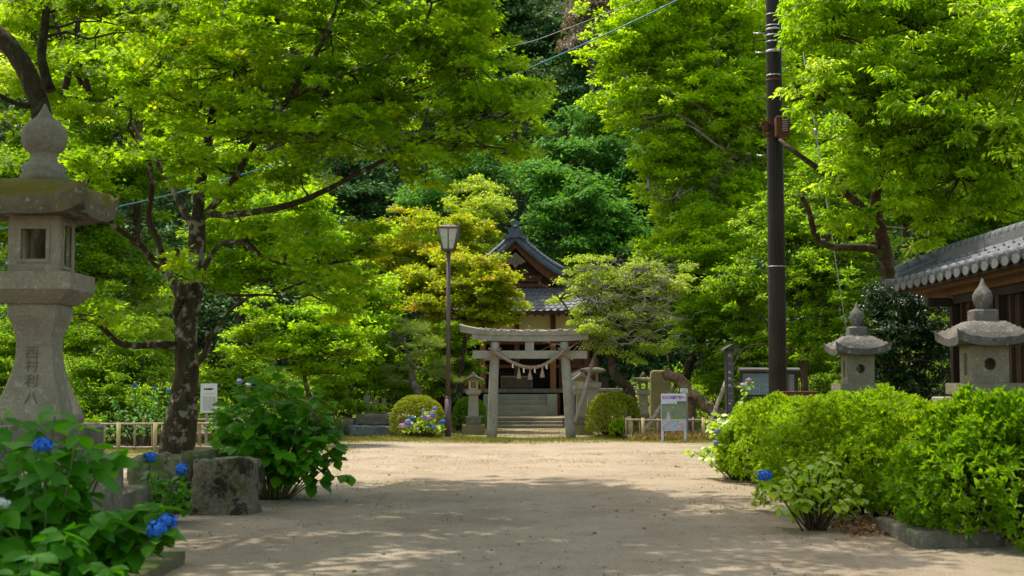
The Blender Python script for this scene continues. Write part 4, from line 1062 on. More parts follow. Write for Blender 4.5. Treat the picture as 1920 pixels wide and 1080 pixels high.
rock('stone_block', 'narrow dark upright stone squeezed between the rough rock and the squarish block', 'stone block', (343-960)*16.7/FPX, (396-960)*16.7/FPX, 16.75, 17.4, -.05, .66, stone('stone_blackish', (.12,.11,.08), .6, .8, .3), 11, .03, 6, .05)
rock('stone_block', 'grey worn stone at the foot of the tall lantern behind the hydrangea', 'stone block', (165-960)*12.9/FPX, (225-960)*12.9/FPX, 12.5, 13.3, -.05, .62, OLDST, 5, .03, 6, .05)
rock('stone_block', 'mossy low edging stone at the bottom left corner under the hydrangea leaves', 'stone block', (90-960)*11.3/FPX, (331-960)*11.3/FPX, 10.3, 11.75, -.05, .085, stone('edge_moss', (.16,.13,.085), 1.0, .5, .2), 21, .006, 6, .0, pw=60)
rock('kerb_stone', 'long stone kerb in front of the right hedge', 'kerb', (1664-960)*13.6/FPX, (1786-960)*13.0/FPX+.35, 12.75, 14.2, -.05, .135, OLDST, 6, .004, 6, .0, pw=60)
Y = 39.3; q = Y/FPX
rock('wall_stone', 'long upper stone of the low wall left of the lamp', 'stone wall', (668-960)*q, (740-960)*q, 39.2, 39.9, .30, .60, OLDST, 31, .03, 7, .05)
rock('wall_stone', 'lower blue grey stone of the low wall left of the lamp', 'stone wall', (655-960)*q, (745-960)*q, 39.0, 39.8, -.05, .292, stone('stone_bluegrey', (.14,.155,.155), .3, .5, .5), 32, .03, 7, .03)
rock('wall_stone', 'mossy half buried stone at the left end of the low wall', 'stone wall', (628-960)*q, (668-960)*q, 39.2, 39.9, -.05, .50, MOSSY, 33, .05, 6, .2)
Y = 42.0; q = Y/FPX; zq = lambda py, Y_=42.0: P(960, py, Y_).z
t = thing('stone_railing', 'short pale stone railing with square posts above the low wall left of the lamp', 'railing', ((703-960)*q, Y, 0))
for a, b, tp in ((684, 694, 741), (702, 710, 748), (717, 724, 747)):
    mb = MB(); mb.box((a-960)*q, (b-960)*q, Y-.08, Y+.08, 0, zq(tp), bev=.01); mb.build('post', GRAN2, t)
mb = MB(); mb.box((694.3-960)*q, (724-960)*q, Y-.05, Y+.05, zq(762), zq(756)); mb.build('rail', GRAN2, t)
Y = 44.6; q = Y/FPX; zq = lambda py: P(960, py, 44.6).z
t = thing('stone_railing', 'long stone railing behind the leaning trunk between the torii and the stone slab', 'railing', ((1160-960)*q, Y, 0))
mb = MB(); mb.box((1066-960)*q, (1232-960)*q, Y-.09, Y+.09, zq(734), zq(728), bev=.01); mb.build('top_rail', GRAN2, t)
for px in (1072, 1084, 1100, 1126, 1142, 1158, 1174, 1192, 1206, 1222): mb = MB(); mb.box((px-5-960)*q, (px+5-960)*q, Y-.07, Y+.07, -.05, zq(734.2), bev=.01); mb.build('post', GRAN2, t)
mb = MB(); mb.box((1118-960)*q, (1150-960)*q, Y+2.4, Y+2.6, 0, zq(706)); 
tag(mb.build('shed_wall', WOODD), 'dark low plank wall glimpsed behind the stone railing right of the torii', 'wall')
Y = 41.3; q = Y/FPX
rock('stone_slab', 'upright yellowish stone slab behind the poster board', 'stone slab', (1218-960)*q, (1257-960)*q, 41.2, 41.5, -.05, P(960, 694, Y).z, GOLDST, 41, .012, 7, .02)
# leaning props
def prop(label, a, b, r0=.045):
    mb = MB(); mb.tube(wiggle(a, b, 4, .008), [r0*1.15, r0*1.1, r0, r0*.95, r0*.85], 10, jit=.05); tag(mb.build('wooden_prop', POLEW), label, 'wooden prop')
prop('slanting wooden prop pole just right of the torii', (M(1077-960, 37.2), 37.2, P(960, 783, 37.2).z*0+.42), P(1119, 657, 38.6), .05)
prop('thick wooden prop slanting up behind the poster board', (M(1200-960, 36.9), 36.9, .05), P(1268, 722, 38.0), .06)
prop('slanting wooden prop under the gnarled trunk right of the poster board', (M(1322-960, 36.8), 36.8, .10), P(1362, 712, 38.0), .055)
Y = 24.5
t = thing('wooden_rail', 'dark brown horizontal wooden beam just above the hedge behind the utility pole base', 'rail', (M(1492-960, Y), Y, 0))
mb = MB(); mb.box(M(1455-960, Y), M(1534-960, Y), Y, Y+.10, P(960, 741, Y).z, P(960, 733.5, Y).z, bev=.01); mb.build('beam', RUST, t)
for px in (1462, 1526): mb = MB(); mb.box(M(px-960, Y)-.04, M(px-960, Y)+.04, Y+.102, Y+.18, 0, P(960, 735, Y).z); mb.build('post', RUST, t)
# ------------------------------------------------------------------ leaf materials
LM = dict(
 maple=leafm('maple_leaf', (.072,.17,.004), (.205,.335,.006), (.30,.30,.008), .975, .66, 2.3),
 mapledark=leafm('maple_leaf_green', (.05,.14,.002), (.15,.24,.003), None, .9, .5, 1.9),
 mapleor=leafm('maple_leaf_orange', (.13,.23,.006), (.32,.36,.008), (.50,.27,.05), .90, .55, 1.8),
 bright=leafm('bright_leaf', (.11,.23,.003), (.28,.42,.004), (.40,.46,.14), .975, .6, 2.2),
 cherry=leafm('cherry_leaf', (.08,.19,.003), (.23,.37,.005), (.40,.44,.12), .975, .6, 2.2),
 mid=leafm('green_leaf', (.05,.135,.004), (.16,.27,.008), (.28,.34,.10), .97, .6, 2.2),
 pale=leafm('pale_leaf', (.15,.26,.02), (.34,.45,.05), (.42,.42,.20), .93, .5, 1.8),
 cool=leafm('evergreen_leaf', (.035,.145,.018), (.115,.29,.035), (.18,.30,.10), .95, .42, 1.6, .6, .15),
 dark=leafm('forest_leaf', (.022,.085,.02), (.075,.17,.05), (.11,.16,.08), .95, .25, 1.3, .6, .15),
 olive=leafm('forest_leaf_olive', (.045,.075,.02), (.13,.15,.06), None, .9, .3, 1.3),
 brown=leafm('withered_leaf', (.12,.095,.065), (.26,.20,.15), None, .9, .25, 1.0),
 pine=leafm('pine_needle', (.09,.18,.02), (.24,.32,.07), None, .9, .4, 1.3),
 camel=leafm('camellia_leaf', (.010,.040,.007), (.035,.09,.015), None, .9, .15, 1.3, .25, .6),
 azal=leafm('azalea_leaf', (.09,.21,.004), (.28,.41,.008), (.26,.20,.04), .965, .45, 1.8),
 azald=leafm('azalea_leaf_dark', (.06,.16,.003), (.18,.32,.006), (.24,.30,.02), .96, .45, 1.8),
 azly=leafm('clipped_leaf', (.14,.19,.008), (.30,.34,.015), None, .9, .35, 1.5),
 hyd=leafm('hydrangea_leaf', (.020,.105,.002), (.07,.22,.004), None, .9, .42, 2.0, .45, .2),
 hydf=leafm('hydrangea_leaf_front', (.02,.12,.004), (.075,.25,.008), None, .9, .42, 1.9, .5, .2),
 hydy=leafm('hydrangea_leaf_yellow', (.15,.30,.006), (.34,.46,.010), None, .9, .42, 1.6, .4, .35),
 grass=leafm('grass_blade', (.09,.15,.012), (.24,.26,.04), (.32,.26,.10), .8, .4, 1.3),
 dry=leafm('dry_grass', (.26,.20,.07), (.42,.33,.13), None, .9, .3, 1.1),
 litter=leafm('fallen_leaf', (.10,.045,.02), (.22,.11,.04), (.30,.03,.01), .93, .1, 1.0),
 blue=leafm('petal_blue', (.020,.10,.50), (.06,.24,.78), (.04,.12,.45), .9, .2, 1.0, .6, .1),
 lilac=leafm('petal_lilac', (.22,.22,.62), (.40,.38,.78), None, .9, .2, 1.0, .6, .1),
 pink=leafm('petal_pink', (.50,.28,.52), (.68,.42,.66), None, .9, .2, 1.0, .6, .1),
 whiteb=leafm('petal_white', (.45,.52,.62), (.62,.66,.60), None, .9, .2, 1.0, .6, .1))
def B(px, Y, z=0): return Vector((M(px-960, Y), Y, z))
def PP(*a): return [P(*q) for q in a]

# ------------------------------------------------------------------ the big maple on the left
YM = 21.5; m_ = lambda px, py, d=0: P(px, py, YM+d)
g = B(333, YM)
paths = [
 ([g+Vector((-.02,0,-.1)), m_(331,850), m_(340,790), m_(344,750)], .50, .30),
 ([g+Vector((0,0,-.1)), m_(338,830), m_(342,760), m_(350,700), m_(349,650), m_(352,600), m_(362,560)], .37, .20),
 ([m_(362,560), m_(369,520), m_(369,469), m_(371,415)], .20, .17),
 ([m_(347,660), m_(338,610), m_(331,585), m_(344,535,-.3), m_(342,500,-.5), m_(330,470,-.8)], .13, .06),
 ([m_(371,415), m_(373,370), m_(384,300,.2), m_(398,220,.4), m_(408,150,.5), m_(416,70,.6), m_(432,-40,.7), m_(440,-200,.8)], .15, .05),
 ([m_(371,415), m_(385,400), m_(430,403,-.4), m_(530,388,-1), m_(600,362,-1.3), m_(662,330,-1.6), m_(760,280,-1.9), m_(850,240,-2.1)], .11, .03),
 ([m_(380,408), m_(430,350,-.4), m_(480,265,-.8), m_(540,185,-1.2), m_(598,90,-1.5), m_(632,10,-1.7), m_(650,-60,-1.8)], .10, .03),
 ([m_(371,440), m_(345,395,.4), m_(310,330,.9), m_(270,270,1.2), m_(232,210,1.5)], .10, .04),
 ([m_(350,580), m_(320,520,.3), m_(306,495,.4), m_(296,450,.4), m_(278,410,.3), m_(284,360,.1), m_(278,300,-.2), m_(240,240,-.5)], .13, .04),
 ([m_(308,505,.3), m_(290,492,.2), m_(262,458,-.2), m_(222,430,-.6), m_(180,395,-1), m_(110,385,-1.4)], .10, .035),
 ([m_(347,655), m_(325,648,-.1), m_(288,646,-.3), m_(250,648,-.6), m_(218,640,-.9), m_(180,605,-1.2), m_(120,590,-1.6)], .12, .04),
 ([m_(352,690), m_(375,675,-.2), m_(390,650,-.3), m_(389,635,-.3), m_(391,620,-.3)], .10, .055),
 ([m_(360,555), m_(395,480,-.3), m_(420,455,-.5), m_(455,455,-.8), m_(492,482,-1.2), m_(560,500,-1.5), m_(640,490,-1.8)], .07, .02),
 ([m_(392,640,-.3), m_(418,600,-.6), m_(440,575,-.9), m_(482,553,-1.3), m_(560,560,-1.6)], .045, .02),
 ([m_(740,290,-1.9), m_(790,240,-2), m_(810,190,-2), m_(870,140,-2)], .03, .012),
 ([m_(540,185,-1.2), m_(620,150,-1.4), m_(720,110,-1.6), m_(800,60,-1.7)], .04, .015),
]
paths = [(p_, a_*.68, b_*.72) for p_, a_, b_ in paths]
lob = [L(800,110,21.5,190,95,2.6), L(910,215,20.1,115,62,1.7), L(985,195,19.9,62,50,1.0), L(620,60,21.5,190,100,2.8), L(440,130,20.9,170,80,2.2),
 L(640,260,20.1,160,62,1.9), L(480,250,19.9,130,60,1.8), L(800,320,19.7,90,36,1.2), L(560,330,20.1,90,38,1.3), L(250,160,21.1,110,60,1.8),
 L(330,300,19.9,90,45,1.2), L(700,450,19.3,60,26,.9), L(600,500,19.5,110,45,1.3), L(640,560,19.4,75,34,1.0), L(540,440,19.9,70,30,1.0),
 L(180,590,19.8,85,42,1.2), L(60,560,20.1,50,60,1.2), L(330,515,19.1,45,22,.6), L(170,330,20.5,60,60,1.2), L(560,-70,20.5,330,90,3.6), L(900,-110,20.5,150,60,2.6), L(650,-130,19.5,260,50,2.4), L(860,120,20.3,110,60,1.6), L(880,20,21.5,90,80,2.0), L(720,190,20.6,110,60,1.6), L(560,180,21,110,60,1.6), L(960,290,20.2,60,26,1.0), L(370,210,21.5,90,60,1.5), L(860,270,20.6,90,40,1.3), L(430,380,19.3,60,22,.8)]
hero = tree('maple_tree', 'large spreading maple with lichen covered trunk and yellow green leaves left of the path', 'tree', g, paths, lob,
  LM['maple'], BARK1, leaf=.075, crad=.26, k=3.7, flat=.6, kind='star', tilt=.8, twigs=.4, twr=.007, shell=.2, limb_r=.024)
# ------------------------------------------------------------------ near crown on the right
YC = 25.0; c_ = lambda px, py, d=0: P(px, py, YC+d)
paths = [([B(1672, 27), c_(1668,620,2), c_(1664,500,1.5), c_(1650,430,1), c_(1642,380,.6), c_(1655,300,.2), c_(1690,200,0), c_(1730,60,0)], .19, .05),
 ([c_(1645,410,1), c_(1600,375,.4), c_(1545,325,-.2), c_(1490,285,-.6), c_(1462,262,-.3)], .09, .03),
 ([c_(1664,495,1.5), c_(1640,468,1.2), c_(1590,464,1), c_(1555,462,.8), c_(1528,440,.6), c_(1518,400,.4), c_(1503,368,.2)], .09, .04),
 ([c_(1660,280,.2), c_(1600,220,-.4), c_(1540,180,-.8), c_(1480,190,-1)], .07, .02),
 ([c_(1690,200), c_(1760,160,-.5), c_(1850,140,-1), c_(1960,100,-1.2)], .08, .03),
 ([c_(1655,320,.3), c_(1720,300,-.2), c_(1800,310,-.6), c_(1900,350,-1)], .06, .02)]
lob = [L(1720,40,25,190,90,2.2), L(1560,60,24.6,100,75,1.4), L(1545,190,23.8,62,45,1.0), L(1640,170,24,120,65,1.5), L(1820,150,24,140,85,1.8), L(1900,280,23,90,90,1.5),
 L(1690,280,24.2,100,55,1.3), L(1800,330,23.6,100,60,1.4), L(1740,420,24.4,60,40,1.0), L(1870,390,23.5,80,35,1.2), L(1600,-40,25,150,60,2), L(1620,250,24.4,40,34,.7), L(1950,100,23,90,120,2), L(1590,340,23.6,60,30,.8), L(1690,390,23.2,50,24,.8), L(1570,430,24,50,26,.8), L(1760,230,23,110,50,1.4)]
tree('cherry_tree', 'leafy cherry tree filling the top right corner right of the utility pole', 'tree', B(1672, 27), paths, lob,
  LM['cherry'], BARK2, leaf=.10, crad=.24, k=4.2, flat=.7, kind='leaf', tilt=.8, droop=.55, twigs=.3, twr=.010, limb_r=.035)

# ------------------------------------------------------------------ middle distance trees
def simple(name, label, leafk, Y, base_px, trunk, lobes, barkm, leaf, crad, k, r0=.15, r1=.05, kind='quad', flat=.45, zb=0, extra=(), **kw):
    base = B(base_px, Y, zb)
    paths = [([base+Vector((0,0,-.1))]+[P(a, b, Y) for a, b in trunk], r0, r1)]+[([P(a, b, Y+d) for a, b, d in pts], q0, q1) for pts, q0, q1 in extra]
    return tree(name, label, 'tree', base, paths, [L(a, b, Y+d, rx, ry, dep) for a, b, d, rx, ry, dep in lobes], LM[leafk], barkm, leaf=leaf, crad=crad, k=k, flat=flat, kind=kind, **kw)

simple('camphor_tree', 'tall bright yellow green broadleaf tree left of the utility pole', 'bright', 46, 1392, [(1394,560),(1385,420),(1365,300),(1350,200),(1340,80)],
 [(1240,90,0,120,80,2.6),(1350,50,1,120,90,2.8),(1165,110,-.5,75,75,1.6),(1195,220,-1,80,70,1.8),(1310,190,-1,110,75,2.0),(1400,250,0,80,100,2),(1290,320,-.6,80,55,1.5),(1370,380,-.5,90,60,1.8),(1225,320,-.5,55,50,1.1),(1300,430,-1,60,46,1.2),(1260,-30,0,170,70,3),(1460,300,.5,60,160,1.5),(1250,160,.8,120,80,2.4),(1330,280,1.0,110,70,2.2),(1400,120,.6,80,90,2.4),(1250,400,.3,40,40,1.1)],
 BARKG, .13, .28, 4.6, .30, .10, extra=[([(1370,330,0),(1330,260,-.8),(1270,215,-1.3),(1212,222,-1.6)],.10,.03),([(1365,300,0),(1320,210,-1),(1260,175,-1.5),(1180,160,-1.8)],.09,.03),([(1385,300,0),(1340,270,-1.2),(1290,235,-1.8),(1240,240,-2)],.07,.02),([(1300,352,-1),(1250,375,-1.4),(1215,352,-1.6)],.04,.015)], flat=.8, twigs=.25, limb_r=.06, tilt=.8)
simple('broadleaf_tree', 'mid green tree behind the utility pole and the guy wire', 'mid', 37, 1512, [(1508,700),(1515,650),(1530,600),(1545,520)],
 [(1555,520,0,90,70,1.6),(1480,440,1,90,70,1.6),(1600,440,1,90,60,1.5),(1590,610,-.5,75,60,1.3),(1480,560,.5,70,60,1.3),(1640,560,.6,70,90,1.3),(1560,340,1.5,110,60,1.8),(1500,640,-.5,50,40,1),(1380,560,1.5,60,60,1.2)],
 BARK2, .10, .26, 4.2, .12, .05, flat=.75, twigs=.2, limb_r=.035, extra=[([(1508,690,0),(1480,650,.2),(1440,610,.4)],.04,.02),([(1512,700,0),(1470,652,-.2),(1400,650,-.4),(1374,690,-.6)],.03,.015)])
simple('maple_tree', 'yellow green maple behind the pale twiggy tree right of the shrine', 'maple', 43, 1290, [(1288,700),(1305,660),(1330,600),(1340,540)],
 [(1300,510,0,95,55,1.6),(1370,480,.5,90,55,1.6),(1240,480,1,60,40,1.2),(1350,590,-.4,80,45,1.3),(1290,620,-.6,60,36,1.1),(1400,640,0,60,40,1.0),(1330,440,1.5,90,40,1.5)],
 BARK1, .085, .4, 4.6, .17, .06, kind='star', flat=.5, twigs=.3, limb_r=.04, extra=[([(1288,745,0),(1262,700,-.2),(1250,660,-.3)],.08,.03),([(1290,700,0),(1340,650,-.3),(1380,600,-.4)],.06,.025)])
# pale weeping tree right of the torii, leaning trunk
simple('plum_tree', 'pale leaning tree with many bare grey twigs right of the torii', 'pale', 39, 1196, [(1180,735),(1163,715),(1150,700),(1146,675),(1135,655),(1120,640)],
 [(1120,545,0,75,34,1.2),(1190,540,.2,90,45,1.4),(1098,590,-.3,44,26,.8),(1150,600,-.2,80,40,1.2),(1225,600,0,60,45,1.1),(1130,640,-.6,50,26,.8),(1112,612,-1.6,34,20,.5),(1250,540,.4,60,40,1.0),(1100,500,-.3,50,20,.7),(1078,550,-.2,36,22,.7),(1200,650,0,55,30,.9)],
 BARK2, .075, .28, 2.2, .16, .08, flat=.45, kind='leaf', twigs=.4, limb_r=.03, droop=.5,
 extra=[([(1120,640,0),(1090,620,-.3),(1050,560,-.5),(1010,530,-.6)],.05,.012),([(1125,645,0),(1140,590,-.2),(1180,530,-.3),(1240,490,-.4),(1275,480,-.5)],.06,.012),([(1146,675,0),(1190,620,-.2),(1240,580,-.3),(1285,560,-.4)],.05,.012)])
mb = MB(); rr = random.Random(9)                  # bare grey twigs of that tree
for i in range(170):
    a = P(rr.uniform(1080, 1270), rr.uniform(500, 650), 37.8+rr.uniform(-.6, 1.0)); an = rr.uniform(-.5, 3.6)
    l = rr.uniform(.4, 1.1); b = a+Vector((math.cos(an)*l, rr.uniform(-.3, .3), math.sin(an)*l*.6))
    pts = wiggle(a, b, 4, .12); mb.tube(pts, [.013, .011, .009, .006, .004], 4)
    for k in (1, 2, 3):
        if rr.random() < .7: mb.tube(wiggle(pts[k], pts[k]+Vector((rr.uniform(-.3, .3), rr.uniform(-.2, .2), rr.uniform(-.2, .3))), 2, .15), [.008, .005, .003], 4)
tw_ = mb.build('bare_twigs', BARKG, [o for o in COL.objects if o.name.startswith('plum_tree')][0]); 
# gnarled old trunk behind the poster
Y = 37.6; t = thing('old_plum_trunk', 'gnarled hollow old trunk leaning across behind the poster board', 'tree', B(1352, Y))
mb = MB(); random.seed(4)
pt = smooth_path(PP((1362,792,Y),(1345,776,Y),(1325,762,Y),(1308,745,Y),(1292,738,Y-.1),(1279,744,Y-.2)), 4); mb.tube(pt, [.20-.006*i for i in range(len(pt))], 10, jit=.22)
pt = smooth_path(PP((1288,742,Y+.3),(1282,722,Y+.3),(1268,709,Y+.3),(1252,703,Y+.2),(1246,695,Y+.2)), 4); mb.tube(pt, [.17-.003*i for i in range(len(pt))], 10, jit=.22)
mb.tube(wiggle(B(1287, Y+.3), P(1287, 742, Y+.3), 5, .02), [.30,.28,.26,.24,.22,.20], 12, jit=.15)
mb.build('trunk', bark('bark_gnarled', (.17,.11,.065), (.30,.26,.18), .4), t)
# maples in front of the shrine, behind the lamp
simple('maple_tree', 'yellow tinged maple just behind the street lamp covering the left half of the shrine', 'mapleor', 43.5, 862, [(862,720),(868,660),(880,600),(890,560)],
 [(870,560,0,85,34,1.5),(928,545,-.5,44,34,1.0),(905,520,-.2,50,26,1.0),(935,585,-.5,36,26,.9),(815,590,-.2,60,32,1.3),(890,600,-.3,70,26,1.2),(800,530,.4,60,32,1.3),(860,500,.8,55,30,1.2),(930,590,-.3,36,22,.8),(740,560,.5,60,36,1.3)],
 BARK1, .085, .4, 5, .12, .05, kind='star', flat=.5, twigs=.35, limb_r=.035, zb=0)
simple('maple_tree', 'orange tinted maple standing highest behind the street lamp head', 'mapleor', 49, 790, [(790,650),(800,560),(810,480)],
 [(790,440,0,70,34,1.6),(850,455,.3,60,30,1.4),(740,480,.3,60,40,1.5),(872,440,.6,46,32,1.3),(820,500,-.4,60,30,1.4),(700,500,.4,50,40,1.4),(880,500,0,40,30,1.2)],
 BARK1, .095, .45, 5, .12, .05, kind='star', flat=.4, twigs=.3, limb_r=.04, zb=0)
simple('maple_tree', 'pale yellow small leaved tree beside the shrine gable left of the ridge end', 'pale', 56, 905, [(905,500),(910,450),(905,410)],
 [(900,400,0,60,26,1.5),(922,392,.3,36,20,1.2),(870,430,.3,40,28,1.2),(915,450,.2,34,24,1.0),(905,360,.8,50,22,1.4),(925,480,-.5,30,22,1.0)],
 BARK2, .10, .45, 4.6, .10, .04, kind='star', flat=.35, twigs=.3, limb_r=.04, zb=.2)
simple('maple_tree', 'small yellow green maple with thin brown trunk behind the dark hydrangea', 'maple', 33.5, 592, [(588,760),(580,742),(572,715),(570,690)],
 [(570,655,0,110,30,1.1),(480,665,.3,70,28,1.0),(640,630,.2,70,28,1.0),(560,610,.4,100,30,1.1),(500,600,.5,60,26,.9),(600,700,-.3,60,20,.8),(660,660,.5,50,22,.8)],
 BARK2, .075, .36, 4.4, .085, .04, kind='star', flat=.48, twigs=.45, limb_r=.025)
simple('maple_tree', 'small maple with slender dark trunk above the low stone wall', 'maple', 40.5, 657, [(655,745),(650,715),(645,695)],
 [(640,650,0,70,34,1.2),(700,620,.4,60,32,1.1),(620,590,.6,70,34,1.2),(660,700,-.2,50,20,.9),(700,560,.8,50,34,1.1)],
 BARK1, .08, .4, 4.6, .075, .035, kind='star', flat=.5, twigs=.4, limb_r=.028, extra=[([(653,740,0),(672,715,-.1),(690,700,-.2)],.035,.015)])
# pine
base = B(787, 41.2)
paths = [([base, P(786,742,41.2), P(776,722,41.2), P(772,700,41.2), P(774,688,41.2)], .13, .09), (PP((774,690,41.2),(766,672,41.2),(763,655,41.2),(752,636,41.2),(735,622,41)), .07, .03),
 (PP((774,690,41.2),(790,692,40.9),(806,702,40.7),(820,708,40.6)), .045, .02), (PP((766,668,41.2),(785,660,40.9),(808,648,40.7)), .045, .02), (PP((776,722,41.2),(762,715,40.9),(752,713,40.8)), .035, .02), (PP((772,695,41.2),(758,688,41),(745,690,40.9)), .03,.015), (PP((786,728,41.2),(796,724,41)), .03,.02)]
lob = [L(a, b, 41+d, rx, ry, dep) for a, b, d, rx, ry, dep in [(775,622,0,42,14,.7),(745,640,.3,36,12,.6),(812,645,-.2,34,12,.6),(740,690,-.1,32,12,.5),(825,692,-.2,36,14,.6),(780,676,-.4,34,8,.5),(838,722,-.2,26,12,.5),(732,716,-.1,28,10,.5),(800,630,.2,40,14,.7)]]
t = tree('pine_tree', 'cloud pruned pine with twisting grey trunk behind the clipped bush by the lamp', 'tree', base, paths, lob, LM['pine'], BARK3, leaf=.13, crad=.22, k=1.6, flat=.5, kind='needle', tilt=.9, droop=-.3, twigs=.5, twr=.010, limb_r=.02)

# ------------------------------------------------------------------ background trees left
simple('garden_tree', 'yellow lit tree behind the upper left part of the big maple', 'bright', 40, 250, [(250,600),(255,450),(260,300),(265,150)],
 [(250,110,0,150,80,2.4),(120,180,.5,110,90,2.2),(380,60,.6,150,80,2.4),(60,60,1,110,80,2.2),(330,210,1,110,60,2),(200,-20,1,200,60,3)],
 BARK2, .12, .5, 4.2, .16, .08, flat=.75, twigs=.2, limb_r=.05)
simple('garden_tree', 'green tree at the far left behind the tall lantern', 'mid', 38, 60, [(70,600),(80,480),(100,380)],
 [(60,330,0,110,70,1.8),(160,420,.4,110,70,1.8),(30,450,.3,90,70,1.6),(240,350,1,90,60,1.7),(100,520,-.2,100,50,1.6),(230,520,.5,80,60,1.5)],
 BARK2, .11, .45, 5, .16, .08, flat=.75, twigs=.2, limb_r=.05)
simple('garden_tree', 'bright green tree behind the fork of the big maple', 'cherry', 44, 450, [(450,620),(455,540),(460,470)],
 [(460,440,0,110,60,2.2),(560,400,1,80,50,1.8),(400,520,-.3,90,50,1.8),(520,520,0,90,50,1.8),(620,470,.6,80,40,1.8),(440,340,1.5,110,60,2.2),(660,540,.2,60,50,1.5)],
 BARK2, .12, .5, 5, .17, .08, flat=.75, twigs=.2, limb_r=.05)
# dark leaning tree at the upper left with bare limbs
base = B(72, 22); q = lambda px, py, d=0: P(px, py, 22+d)
paths = [([base, q(74,520), q(80,330), q(80,230), q(62,160), q(25,95), q(-30,50), q(-120,20)], .17, .14),
 (PP((95,170,22.5),(78,110,22.6),(84,50,22.7),(92,-20,22.8)), .09, .06), (PP((160,170,24),(130,110,24),(100,30,24),(75,-40,24)), .05, .03),
 (PP((120,180,24.2),(136,100,24.2),(146,60,24.2),(140,-10,24.3)), .07, .035), (PP((136,110,24.2),(155,130,24.2),(168,175,24.3)), .04, .05), (PP((140,60,24.2),(152,30,24.2),(160,-20,24.2)), .04, .02),
 (PP((60,200,22),(20,190,21.6),(-30,160,21.4)), .05, .03)]
lob = [L(190,40,22.5,110,38,1.0), L(60,20,22.6,80,36,1.0), L(270,60,22.4,70,34,.9), L(330,20,22.6,80,30,.9), L(30,260,22,60,40,.8), L(150,120,23.4,90,40,.8)]
tree('dark_tree', 'dark trunked tree leaning in from the top left corner above the tall lantern', 'tree', base, paths, lob, LM['mapledark'], BARKD, leaf=.09, crad=.36, k=2.6, flat=.4, kind='star', twigs=.4, twr=.010, limb_r=.03)

# ------------------------------------------------------------------ hillside forest: each large crown a tree
forest = [
 ('broccoli shaped green evergreen directly above the right side of the shrine roof', 'cool', 62, 1095, 470, [(1090,400,0,75,55,2.2),(1040,440,-.5,60,45,1.8),(1140,440,-.5,60,55,2),(1100,480,-1,80,34,1.8),(1010,490,-.6,30,30,1.4),(1185,480,0,50,50,1.8)], .19),
 ('rounded cool green crown between the big maple and the bright tall tree', 'cool', 66, 1080, 400, [(1080,300,0,80,55,2.4),(1020,360,-.5,70,45,2.2),(1160,350,0,70,50,2.2),(1120,240,.6,60,45,2)], .19),
 ('narrow cool green crown behind the bright tree left of the utility pole', 'cool', 64, 1210, 420, [(1210,400,0,50,60,2),(1195,330,.4,50,50,1.8),(1230,460,-.4,40,40,1.6)], .19),
 ('dark evergreen at the top centre left of the withered tree', 'dark', 76, 960, 260, [(980,60,0,90,60,3),(920,20,0,80,50,3),(1010,110,-1,70,50,2.6),(960,150,-1,60,50,2.4)], .21),
 ('dark evergreen below the withered brown tree', 'dark', 72, 1060, 300, [(1060,170,0,70,50,2.6),(1100,130,.4,50,40,2.2),(1040,215,-.8,50,30,2.2)], .21),
 ('withered grey brown tree at the top centre above the blue cable', 'brown', 71, 1110, 200, [(1110,40,0,45,45,2),(1080,90,-.3,30,34,1.4),(1130,0,0,60,34,2),(1100,85,-.4,26,30,1.2)], .14),
 ('green hillside tree high behind the bright tree near the top of the utility pole', 'mid', 74, 1400, 300, [(1400,60,0,110,80,3),(1290,30,0,110,60,3),(1450,180,0,80,80,2.6)], .21),
 ('dark evergreen seen through the middle of the big maple crown', 'dark', 64, 680, 460, [(680,390,0,110,50,2.6),(590,400,.6,80,40,2.2),(760,410,.5,80,40,2.2),(640,330,1,90,50,2.6)], .19),
 ('cool green crown behind the orange maple by the lamp head', 'cool', 60, 860, 440, [(860,350,0,70,45,2),(800,390,-.4,60,34,1.8),(930,340,.4,60,50,2)], .18),
 ('pale grey green tree glimpsed above the centre of the big maple', 'olive', 70, 510, 300, [(510,80,0,110,80,3),(620,200,0,100,80,2.8),(430,200,.6,100,80,2.8)], .2),
 ('large green hillside tree behind the far left foliage', 'mid', 66, 240, 420, [(240,240,0,150,90,3.4),(120,330,0,130,80,3),(380,320,0,120,80,3)], .21),
 ('dark hillside tree at the top left edge', 'dark', 74, 60, 300, [(60,80,0,160,100,3.6),(220,60,0,140,90,3.4)], .22),
 ('green hillside tree behind the cherry tree at the right', 'mid', 52, 1700, 520, [(1700,380,0,130,90,2.8),(1600,300,.5,110,80,2.6),(1830,330,0,130,100,3)], .16),
 ('tall green hillside tree at the right behind the tiled roof', 'mid', 58, 1860, 480, [(1860,420,0,110,80,2.8),(1780,200,1,160,110,3.4),(1920,250,0,110,110,3)], .18),
 ('big green hillside tree at the top right behind the cherry crown', 'mid', 70, 1600, 300, [(1600,120,0,160,110,3.6),(1780,60,0,160,90,3.6)], .22),
 ('dark tree behind the left end of the shrine roof', 'dark', 58, 740, 600, [(740,520,0,90,50,2.2),(830,470,.3,60,40,1.8),(650,480,.3,80,60,2)], .17),
 ('dark hillside tree at the very top behind the maple top', 'dark', 80, 760, 240, [(760,120,0,150,90,3.6),(860,40,0,120,70,3.4),(640,60,0,130,80,3.4)], .23)]
